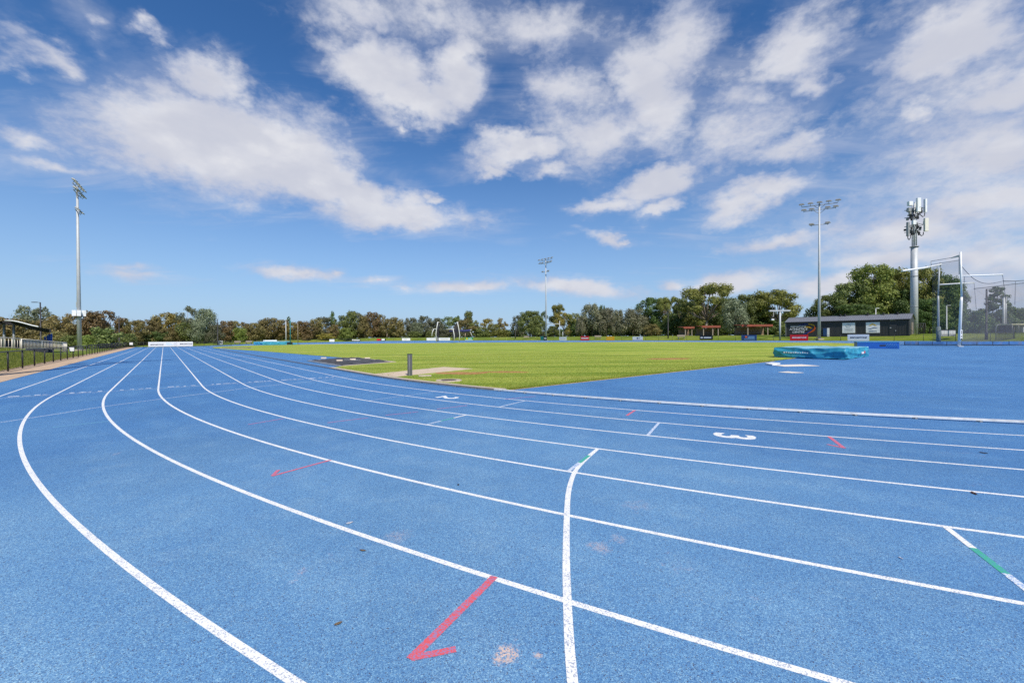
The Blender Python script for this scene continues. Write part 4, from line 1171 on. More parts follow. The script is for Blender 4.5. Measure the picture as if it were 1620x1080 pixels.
# ------------------------------------------------------------------ throwing cage at right
def cage():
    B1 = at(1517.5, 548.3); Y1 = B1.y
    root = empty('hammer_cage', B1, 0, 'tall white poled hammer cage with hanging grey net at right', 'throwing cage')
    P = lambda px, py, Y: pt(px, py, Y) - B1
    b = MB(); b.tube([(0, 0, 0), P(1520.5, 478, Y1), P(1521.2, 470, Y1)], [.155, .13, .11], 12); b.tube([P(1521.2, 470, Y1), P(1519.6, 398.5, Y1)], .095, 12); b.build('front_pole', M['white_paint'], root)
    b = MB(); b.box((0, 0, .04), (.55, .5, .08), bev=.01); b.build('base_plate', M['steel'], root)
    b = MB(); b.box(P(1518.0, 529, Y1) + Vector((0, -.19, 0)), (.24, .03, 1.1)); b.build('notice', M['s_white'], root)
    b = MB(); b.box(P(1518.0, 536, Y1) + Vector((0, -.215, 0)), (.14, .02, .14)); b.box(P(1518.0, 532, Y1) + Vector((0, -.215, 0)), (.12, .02, .12)); b.box(P(1518.0, 525.5, Y1) + Vector((0, -.215, 0)), (.05, .02, .4)); b.build('notice_print', M['s_black'], root)
    Y2 = Y1 + 9
    q = ground(1485, Y2)
    base2 = q - B1
    b = MB(); b.tube([base2, P(1484.2, 476, Y2), P(1484.2, 468, Y2)], [.14, .12, .10], 12); b.tube([P(1484.2, 468, Y2), P(1486, 424, Y2)], .085, 12); b.build('rear_pole', M['steel'], root)
    b = MB(); b.tube([base2, P(1484.6, 517, Y2)], .24, 10); b.build('pole_padding', worn('worn_green_padding', (.16, .2, .2), .4, 5, .8), root)
    def arm(pts, r, mt='white_paint', name='gate_arm'):
        return MB().tube(pts, r, 8).build(name, M[mt], root)
    arm([P(1426.8, 428.5, Y2 - 6), P(1460, 424, Y2 - 2.5), P(1473, 421.5, Y2 - 1), P(1489, 418.2, Y2)], .12)
    arm([P(1521, 436.6, Y1), P(1586, 434.2, Y1 + 1)], .085)
    arm([P(1485.5, 450.2, Y2), P(1518, 448.3, Y2 + 1), P(1541, 447.2, Y2 + 2)], .085)
    # top gantry
    g = MB()
    for ya, yb in ((413.2, 405.6), (418.6, 411.6)):
        g.tube([P(1473, ya, Y2 - 1), P(1517.5, yb, Y1 + .2)], .035, 6)
    g.tube([P(1473, 413.2, Y2 - 1), P(1473.2, 423, Y2 - 1)], .035, 6); g.tube([P(1517.3, 404, Y1 + .2), P(1517.5, 434, Y1 + .2)], .035, 6); g.tube([P(1487.6, 414.8, Y2), P(1487.6, 422, Y2)], .06, 6)
    g.build('net_gantry', M['steel_dk'], root)
    g = MB(); g.poly([P(1504, 407.6, Y1 + 1), P(1517.5, 403, Y1), P(1517.5, 406.4, Y1), P(1504, 408.8, Y1 + 1)]); g.build('gusset', M['steel'], root)
    def net(rows, mt='cage_net', name='net'):
        b = MB(); V = [[b.bm.verts.new(p) for p in r] for r in rows]
        for r0_, r1_ in zip(V, V[1:]):
            for k in range(len(r0_) - 1): b.bm.faces.new((r0_[k], r0_[k + 1], r1_[k + 1], r1_[k])).smooth = True
        return b.build(name, M[mt], root)
    def curve(pxs, Ya, Yb, n=14):
        S = smooth_line(pxs, 6); m = len(S)
        return [P(x, y, Ya + (Yb - Ya) * i / (m - 1)) for i, (x, y) in enumerate(S)]
    zb = lambda top, z: [Vector((p.x, p.y, z)) for p in top]
    t1 = curve([(1475, 419.5), (1496, 416), (1517, 412.4)], Y2 - 1, Y1 + .2); net([t1, zb(t1, .5)])
    t2 = curve([(1521.6, 421.5), (1530, 431), (1540, 440.5), (1552, 446.6), (1564, 448.4), (1577, 446.8), (1587, 444.4)], Y1 + .2, Y1 + 5); n2 = net([t2, zb(t2, .3)])
    t3 = curve([(1587, 444.4), (1604, 444), (1622, 443), (1660, 441)], Y1 + 5, Y1 + 9); net([t3, zb(t3, .3)])
    t4 = curve([(1523, 461), (1531, 460), (1541, 456.6), (1565, 454), (1606, 449), (1660, 443)], Y1 + 7, Y1 + 12); net([t4, zb(t4, .3)])
    rp = MB(); rp.tube(t2, .03, 5); rp.build('head_rope', M['rope'], root)
    rp = MB(); rp.tube(t4[12:], .045, 5); rp.build('head_rope', M['rope'], root)
    rp = MB(); rp.tube([P(1587, 444.4, Y1 + 5), P(1606.5, 444.6, Y1 + 6), P(1660, 440, Y1 + 9)], .045, 5); rp.build('head_rope', M['rope'], root)
    for a, b_ in (((1586, 434.2, Y1 + 1), (1592, 480, Y1 + 5)), ((1541, 447.2, Y2 + 2), (1544.5, 490, Y2 + 2)), ((1606.5, 444.6, Y1 + 6), (1605.5, 482, Y1 + 6)), ((1525.8, 436.6, Y1 + .4), (1524, 470, Y1 + 1))):
        MB().tube([P(*a), P(*b_)], .022, 5).build('hanging_rope', M['rope'], root)
    MB().tube([P(1662, 548, Y1 + 8), P(1662, 436, Y1 + 8)], .12, 10).build('rear_pole', M['steel'], root)
cage()

# low blue barrier in front of the back bend, behind the cage poles
def barrier():
    A, B = ground(1431, 55.5), ground(1650, 48.5)
    d = B - A; L_ = Vector((d.x, d.y)).length; ang = math.atan2(d.y, d.x)
    root = empty('blue_barrier', A, ang, 'long low blue barrier with rust stains behind the throwing cage poles', 'barrier')
    n = 9
    for i in range(n):
        s, e = L_ * i / n, L_ * (i + 1) / n; z = zxy(*(A + d * ((i + .5) / n)).xy) - A.z
        b = MB(); b.box(((s + e) / 2, 0, z + .27), (e - s - .05, .12, .42), bev=.015); b.build('panel', M['blue_board'], root)
        b = MB(); b.box((s, .02, z + .22), (.045, .16, .5)); b.build('post', M['shed_trim'], root)
    b = MB(); b.box((L_ / 2, .02, (B.z - A.z) / 2 + .03), (L_, .2, .09)); b.build('kickboard', M['shed_trim'], root)
M['blue_board'] = worn('faded_blue_board', (.09, .23, .50), .22, 2.2, .7, 0, .3, dirt=(.30, .25, .24))
barrier()

# far discus cage beyond the grass
def far_cage():
    Y = 137.0
    B = ground(705, Y)
    root = empty('discus_cage', B, 0, 'white framed discus cage with dark nets across the far side of the grass', 'throwing cage')
    P = lambda px, py, y=Y: pt(px, py, y) - B
    for nm, pts in (('upright', ((690.6, 540.6), (689.6, 528), (691, 518), (692.6, 509.6))), ('upright', ((726.3, 540), (727.4, 530), (725.6, 519), (723.6, 509.6))),
                    ('upright', ((683, 533), (683.8, 526), (686, 520.3))), ('upright', ((718.4, 540), (718.6, 530), (716.8, 520.5)))):
        b = MB(); b.tube([P(*q) for q in pts], .15, 8); b.build(nm, M['s_grey2'], root)
    for pts in (((686, 520.3), (690.6, 520.2)), ((705.4, 520.4), (718.5, 520.3)), ((691.4, 509.6), (694.8, 509.4)), ((722.6, 509.4), (725, 509.8))):
        b = MB(); b.tube([P(*q) for q in pts], .11, 6); b.build('crossbar', M['s_grey2'], root)
    for poly in (((691.5, 510), (694.6, 510), (694.4, 540), (690.6, 540)), ((720, 513), (723.6, 510), (726.6, 521), (727, 530), (716, 539), (715, 527))):
        b = MB(); n = len(poly); y0 = P(0, 0, Y + .35).y
        b.poly([P(x, y, Y + .3) for x, y in poly]); b.build('net', M['cage_net_dk'], root)
    b = MB(); b.tube([P(711, 524, Y + 1), P(722, 523.2, Y + 1), P(735, 523.4, Y + 1), P(744, 522.4, Y + 1)], .34, 8); b.build('rolled_net', M['net_blue'], root)
    b = MB(); b.tube([P(746, 521, Y + 1), P(743, 522.6, Y + 1), P(745, 527, Y + 1), P(747.4, 533, Y + 1)], .11, 6); b.build('upright', M['s_grey2'], root)
far_cage()

# ------------------------------------------------------------------ grandstand, ramp and railings at left
def curve_pts(p, n=6): return smooth_line(p, n)
ramp = [(20, 54.6), (36, 54.2), (48.3, 50.9), (48.3, 52.2), (38, 55.9), (20, 56.3)]
sheet('path', [(14, 54.4), (30, 54.35), (36, 54.2), (48.2, 51.0), (48.2, 52.4), (38, 56), (30, 56.4), (14, 56.6)], M['sandpath'], .02, step=1.5)
def railing(pxs, label, n_bal, group=None, Yh=1.0):
    """pxs: (px, top y, base y, Y)"""
    A = pxs[0]; base = pt(A[0], A[2], A[3])
    root = empty('railing', base, 0, label, 'railing', group)
    P = lambda px, py, Y: pt(px, py, Y) - base
    top = [P(x, yt, Y) for x, yt, yb, Y in pxs]; bot = [P(x, yb - (yb - yt) * .12, Y) for x, yt, yb, Y in pxs]
    MB().tube(top, .035, 8).build('handrail', M['cream2'], root); MB().tube(bot, .025, 6).build('bottom_rail', M['cream2'], root)
    for (x, yt, yb, Y) in pxs:
        MB().tube([P(x, yb + .3, Y), P(x, yt, Y)], .035, 8).build('post', M['cream2'], root)
    def along(ps, t):
        k = t * (len(ps) - 1); i = min(int(k), len(ps) - 2); return ps[i].lerp(ps[i + 1], k - i)
    first = None
    for i in range(1, n_bal):
        t = i / n_bal; a, b = along(bot, t), along(top, t)
        MB().tube([a, b], .022, 5).build('baluster', M['cream2'], root)
M['cream2'] = worn('cream_painted_steel', (.74, .69, .58), .08, 4, .5)
railing([(34, 536, 553.5, 38), (67, 538.8, 551.5, 41), (99.5, 541.2, 556.5, 45), (105.5, 541.8, 559.5, 47)], 'cream balustrade running down beside the ramp to the gate gap', 44)
railing([(-14, 532, 552, 34), (2, 533.4, 551, 36), (19, 534.6, 551.5, 38.5), (32, 535.6, 552.5, 40)], 'cream rail before the grandstand left of the ramp balustrade', 9)
def grandstand():
    Y = 56.0; base = ground(15, Y)
    root = empty('grandstand', base, 0, 'small grandstand with dark curved roof and steel posts at left', 'grandstand')
    P = lambda px, py, y=Y: pt(px, py, y) - base
    prof = smooth_line([(-60, 518), (-40, 512.5), (-15, 508.6), (8, 507.4), (22, 508.2), (36, 511.2), (50, 515), (66, 518.2), (81, 520.6)], 3)
    mb = MB(); rows = []
    for yy, dz in ((Y - 1.5, 0), (Y + 4, -.55)):
        rows.append([mb.bm.verts.new(P(x, y, yy) + Vector((0, 0, dz))) for x, y in prof])
    for k in range(len(prof) - 1): mb.bm.faces.new((rows[0][k], rows[0][k + 1], rows[1][k + 1], rows[1][k])).smooth = True
    bmesh.ops.solidify(mb.bm, geom=mb.bm.faces[:], thickness=.22)
    mb.build('roof', M['dark_cloth'], root)
    mb = MB(); mb.tube([P(x, y, Y - 1.58) + Vector((0, 0, .05)) for x, y in prof[9:21]], .07, 6); mb.build('roof_edge', M['white_paint'], root)
    for x, yt in ((6.5, 515), (22, 517), (-22, 514), (-44, 517)):
        MB().tube([P(x, 560, Y), P(x, yt - 5, Y)], .13, 8).build('column', M['steel_dk'], root)
    for i in range(4):
        mb = MB(); mb.box((P(0, 540).x - 2.0, 1.0 + i * .8, .35 + i * .38), (7.0, .75, .4), bev=.02); mb.build('seat_tier', M['dark_cloth'], root)
    mb = MB(); mb.box((P(53, 540).x, .4, .95), (3.0, .1, 1.7)); mb.build('shade_panel', M['dark_cloth'], root)
grandstand()
M['blue_pad'] = worn('blue_padding', (.02, .09, .38), .15, 4, .5)
for x, yt, lab in ((71.2, 531.6, 'shortest blue padded post at the left of four'), (75.4, 529.4, 'second blue padded post from the left, white tipped'), (78.2, 527.2, 'third blue padded post from the left, red tipped'), (81.4, 527, 'rightmost of four blue padded posts beyond the balustrade')):
    q = ground(x, 58); H = pt(x, yt, 58).z - q.z
    r_ = empty('padded_post', q, 0, lab, 'padded post', 'blue padded posts beyond the balustrade')
    MB().tube([(0, 0, 0), (0, 0, H - .12)], .095, 10).build('padding', M['blue_pad'], r_); MB().tube([(0, 0, H - .12), (0, 0, H)], .07, 8).build('tip', M['s_red'] if x == 78.2 else M['s_white'], r_)

# ------------------------------------------------------------------ shelters, benches
def shelter(x0, x1, yr0, yr1, Y, label, posts, back=True):
    c = ground((x0 + x1) / 2, Y)
    root = empty('shelter', c, 0, label, 'shelter', 'red roofed shelters under the trees')
    w = (x1 - x0) * Y / F; z1 = pt((x0 + x1) / 2, yr0, Y).z - c.z; z0 = pt((x0 + x1) / 2, yr1, Y).z - c.z
    b = MB(); b.box((0, 1.2, (z0 + z1) / 2 + .12), (w, 3.6, .14), rx=R(3), bev=.02); rf = b.build('roof', M['rust_roof'], root)
    b = MB(); b.box((0, -.62, (z0 + z1) / 2), (w + .02, .08, z1 - z0), bev=.01); b.build('fascia', M['rust_roof'], rf)
    for f in posts:
        b = MB(); b.box((w * f, -.3, z0 / 2), (.20, .20, z0), bev=.01); b.build('post', M['timber'], root)
    if back:
        b = MB(); b.box((0, 2.7, z0 / 2 - .1), (w * .96, .14, z0 - .15)); b.build('back_wall', M['brick'], root)
        b = MB(); b.box((0, 1.9, .5), (w * .8, .45, .08), bev=.01); b.box((-w * .3, 1.9, .23), (.1, .4, .46)); b.box((w * .3, 1.9, .23), (.1, .4, .46)); b.build('bench', M['timber'], root)
shelter(1171, 1220, 513.2, 516.6, 97, 'red roofed brick shelter between the silvery tree and the shed', (-.28, .36))
shelter(1109, 1138, 515, 518.4, 103, 'red roofed shelter behind the trunk of the big gum tree', (-.4, .1, .4))
shelter(1080, 1097, 516.6, 519.8, 106, 'smallest red roofed shelter left of the big gum tree', (-.3, .3))
def bench(px, Y, label):
    p = ground(px, Y)
    root = empty('park_bench', p, 0, label, 'bench', 'benches under the trees')
    MB().box((0, 0, .46), (1.9, .45, .07), bev=.01).build('seat', M['timber'], root)
    MB().box((0, .24, .82), (1.9, .06, .42), rx=R(-8), bev=.01).build('backrest', M['timber'], root)
    for s in (-.7, .7): MB().box((s, .05, .22), (.08, .45, .42)).build('leg', M['steel_dk'], root)
bench(375, 122, 'grey bench left of a pair under brown trees beyond the far chute'); bench(393, 124, 'grey bench right of a pair under brown trees beyond the far chute')
bench(946, 122, 'pale bench under the silvery trees'); bench(1078, 102, 'pale bench left of the red roofed shelters'); bench(833, 146, 'bench below the dark green round tree')
def dugout():
    c = ground(1622, 64); w = 5.0
    root = empty('dugout', c, 0, 'cream roofed mesh sided dugout at the right edge', 'dugout')
    z = pt(1610, 513, 64).z - c.z
    MB().box((-.1, .6, z), (w + .2, 2.2, .14), bev=.03).build('roof', M['cream'], root)
    MB().box((0, 1.4, z / 2), (w, .1, z - .2)).build('back_panel', worn('khaki_panel', (.20, .21, .13), .15, 3, .7), root)
    MB().box((-w * .5, .5, z / 2 - .04), (.08, 1.7, z - .1)).build('side_panel', M['dark_cloth'], root)
    for i in range(6): MB().tube([(-w / 2 + i * w / 5, -.4, 0), (-w / 2 + i * w / 5, -.4, z - .05)], .03, 6).build('post', M['steel_dk'], root)
    MB().box((-.6, -.45, .5), (.9, .3, .8), bev=.02).build('cabinet', M['s_grey'], root)
dugout()
def mesh_gate():
    p = ground(1582, 60)
    root = empty('steel_gate', p, 0, 'dark wire gate frame beside the twin steel pole', 'gate')
    MB().tube([(-.6, 0, 0), (-.6, 0, 1.9), (-.4, 0, 2.25), (.2, 0, 2.4)], .05, 6).build('frame', M['steel_dk'], root)
    MB().tube([(2.0, 0, 0), (2.0, 0, 2.0)], .07, 6).build('gate_post', M['black_paint'], root)
    b = MB(); b.box((.7, 0, .7), (2.5, .02, 1.3)); b.build('wire_mesh', M['fence_far'], root)
mesh_gate()
for x, Y, lab in ((1460, 74, 'wire compound fence right of the shed and mast'),):
    a = ground(1449, 72); b_ = ground(1464, 74)
    fence('compound_fence', lab, [(a.x, a.y), (b_.x, b_.y)], 1.9, 1.0, M['fence_far'], .07)

# ------------------------------------------------------------------ trees
def leaf_mesh(name, clumps, leaf, per, seed, flat=.75, droop=0.0):
    """clumps: (x, y, z, r, rz); leaves scattered through the outer part of each clump"""
    rg = np.random.default_rng(seed); V = []
    tot = sum(c[3] ** 2 for c in clumps)
    for (x, y, z, r, rz) in clumps:
        n = max(12, int(per * r * r / tot))
        d = rg.normal(size=(n, 3)); d /= np.linalg.norm(d, axis=1)[:, None]
        rad = rg.uniform(.35, 1.0, n) ** .55 * (1 + .18 * np.sin(d[:, 0] * 5 + d[:, 2] * 4 + x * 9) + rg.normal(0, .10, n))
        P = d * rad[:, None] * np.array([r, r, rz]) + np.array([x, y, z])
        if droop: P[:, 2] -= droop * rg.uniform(0, 1, n) ** 2 * r
        nn = d * np.array([1.2, 1.2, 1.2]) + rg.normal(0, .45, (n, 3)); nn[:, 2] += .25
        nn /= np.linalg.norm(nn, axis=1)[:, None]
        t = np.cross(nn, rg.normal(size=(n, 3))); t /= np.linalg.norm(t, axis=1)[:, None] + 1e-9
        b = np.cross(nn, t); s = leaf * rg.uniform(.55, 1.35, n)[:, None]
        q = np.stack([P + t * s, P + b * s * .55, P - t * s * .9, P - b * s * .6], 1)
        V.append(q)
    V = np.concatenate(V); n = len(V)
    me = bpy.data.meshes.new(name)
    me.vertices.add(n * 4); me.loops.add(n * 4); me.polygons.add(n)
    me.vertices.foreach_set('co', V.reshape(-1)); me.loops.foreach_set('vertex_index', np.arange(n * 4, dtype=np.int32))
    me.polygons.foreach_set('loop_start', np.arange(0, n * 4, 4, dtype=np.int32)); me.polygons.foreach_set('loop_total', np.full(n, 4, dtype=np.int32))
    me.update(calc_edges=True); me.validate()
    return me

def trunk_mesh(name, clumps, seed, rad=.022, base_split=.12, lean=0.0):
    rr = random.Random(seed); mb = MB()
    fork = Vector((rr.uniform(-.04, .04) + lean, rr.uniform(-.04, .04), base_split + .12))
    mb.tube([(0, 0, -.03), (fork.x * .4, fork.y * .4, fork.z * .5), fork], [rad * 1.25, rad, rad * .85], 7)
    for c in clumps:
        e = Vector((c[0], c[1], c[2])); m = fork.lerp(e, .5) + Vector((rr.uniform(-.04, .04), rr.uniform(-.04, .04), -.03))
        mb.tube([fork - Vector((0, 0, .02)), m, e], [rad * .55, rad * .38, rad * .12], 5)
    bmesh.ops.recalc_face_normals(mb.bm, faces=mb.bm.faces[:])
    me = bpy.data.meshes.new(name); mb.bm.to_mesh(me); mb.bm.free(); return me

def round_clumps(seed, n=20, zlo=.12):
    rr = random.Random(seed); out = []
    for i in range(n):
        z = zlo + (1 - zlo) * (i + .5) / n
        w = math.sin(math.pi * min(1, .22 + .78 * z) * .93) ** .6 * .42
        a = i * 2.4 + rr.uniform(-.5, .5); k = rr.uniform(.35, 1) * w
        r = rr.uniform(.13, .20) * (1 if z < .75 else .8)
        out.append((k * math.cos(a), k * math.sin(a), min(z, 1 - r * .8), r, r * .8))
    out.append((0, 0, .5, .24, .3))
    return out
def gum_clumps(seed, n=15):
    rr = random.Random(seed); out = []
    for i in range(n):
        a = i * 2.4 + rr.uniform(-.6, .6); z = rr.uniform(.38, .93); k = rr.uniform(.15, .40) * (1.15 - abs(z - .6))
        r = rr.uniform(.085, .155)
        out.append((k * math.cos(a), k * math.sin(a), min(z, .97 - r * .7), r, r * rr.uniform(.6, .8)))
    out.append((rr.uniform(-.1, .1), 0, .88, .11, .08))
    return out
def pine_clumps(seed):
    rr = random.Random(seed); out = []
    for i in range(26):
        z = .16 + .8 * i / 25; w = .45 * (1 - z) ** .75 + .03; a = i * 2.4; k = w * rr.uniform(.4, .85); r = .06 + .10 * (1 - z)
        out.append((k * math.cos(a), k * math.sin(a), z, r, r * .55))
    return out

SHAPES = {}
def shape(kind, var):
    key = (kind, var)
    if key in SHAPES: return SHAPES[key]
    s = hash((kind, var)) % 1000 if False else (len(kind) * 37 + var * 11 + ord(kind[0]))
    if kind == 'round': c = round_clumps(s); SHAPES[key] = (leaf_mesh('crown', c, .030, 3800, s), trunk_mesh('trunk', c[::3], s))
    elif kind == 'loose': c = gum_clumps(s, 14) + round_clumps(s + 1, 6, .1)[:5]; SHAPES[key] = (leaf_mesh('crown', c, .026, 3200, s), trunk_mesh('trunk', c[::2], s, .02))
    elif kind == 'bush': c = [(x, y, max(.14, z * .9), r * 1.15, r) for x, y, z, r, _ in round_clumps(s, 16, .0)]; SHAPES[key] = (leaf_mesh('crown', c, .040, 2600, s), trunk_mesh('trunk', c[::4], s, .02))
    elif kind == 'gum': c = gum_clumps(s, 24); SHAPES[key] = (leaf_mesh('crown', c, .0165, 12000, s), trunk_mesh('trunk', c, s, .020, .18))
    elif kind == 'broad': c = round_clumps(s, 40, .22); c = [(x, y, z, r * .78, r * .56) for x, y, z, r, _ in c]; SHAPES[key] = (leaf_mesh('crown', c, .0165, 15000, s), trunk_mesh('trunk', c[::3], s, .02))
    elif kind == 'weep': c = round_clumps(s, 26, .20); c = [(x, y, z, r * .85, r * .8) for x, y, z, r, _ in c]; SHAPES[key] = (leaf_mesh('crown', c, .021, 8000, s, droop=.9), trunk_mesh('trunk', c[::3], s, .02))
    elif kind == 'pine': c = pine_clumps(s); SHAPES[key] = (leaf_mesh('crown', c, .022, 6000, s), trunk_mesh('trunk', c[::3], s, .018))
    elif kind == 'tall': c = [(x * .6, y * .6, z, r * .8, r * .9) for x, y, z, r, _ in round_clumps(s, 18, .25)]; SHAPES[key] = (leaf_mesh('crown', c, .030, 2600, s), trunk_mesh('trunk', c[::3], s))
    return SHAPES[key]

WORDS = dict(rust='rust red', brown='olive brown', gold='golden olive', green='mid green', bright='bright green', deep='deep green', grey='grey green', silver='silvery grey', dkgrey='dark grey green', olive='olive green', pine='dark pine green')
FORM = dict(round='rounded dense tree', loose='loose airy tree', bush='low bushy shrub', gum='spreading gum tree', broad='broad heavy crowned tree', weep='drooping leafy tree', pine='conical conifer', tall='tall narrow tree')
count = {}
def tree(px, ytop, hw, Y, kind, col, where, bark='bark_dk', var=None, zb=None):
    p = ground(px, Y); H = pt(px, ytop, Y).z - p.z; W = 2 * hw * Y / F
    count[kind] = count.get(kind, 0) + 1
    v = count[kind] % (4 if kind not in ('gum', 'broad') else 6) if var is None else var
    cm, tm = shape(kind, v)
    nm = {'bush': 'shrub', 'gum': 'gum_tree', 'pine': 'pine_tree'}.get(kind, 'tree')
    root = empty(nm, p, count[kind] * 1.9, '%s %s %s' % (WORDS[col], FORM[kind], where), 'shrub' if kind == 'bush' else 'tree', 'trees round the athletics ground')
    s = W / .92
    dep = min(s, H * 1.1)
    for nme, me, mt in (('crown', cm, L[col]), ('trunk', tm, M[bark])):
        if not me.materials: me.materials.append(mt)
        o = bpy.data.objects.new(nme, me); COL.objects.link(o); o.parent = root
        o.material_slots[0].link = 'OBJECT'; o.material_slots[0].material = mt
    root.scale = (s, s, H)
    return root

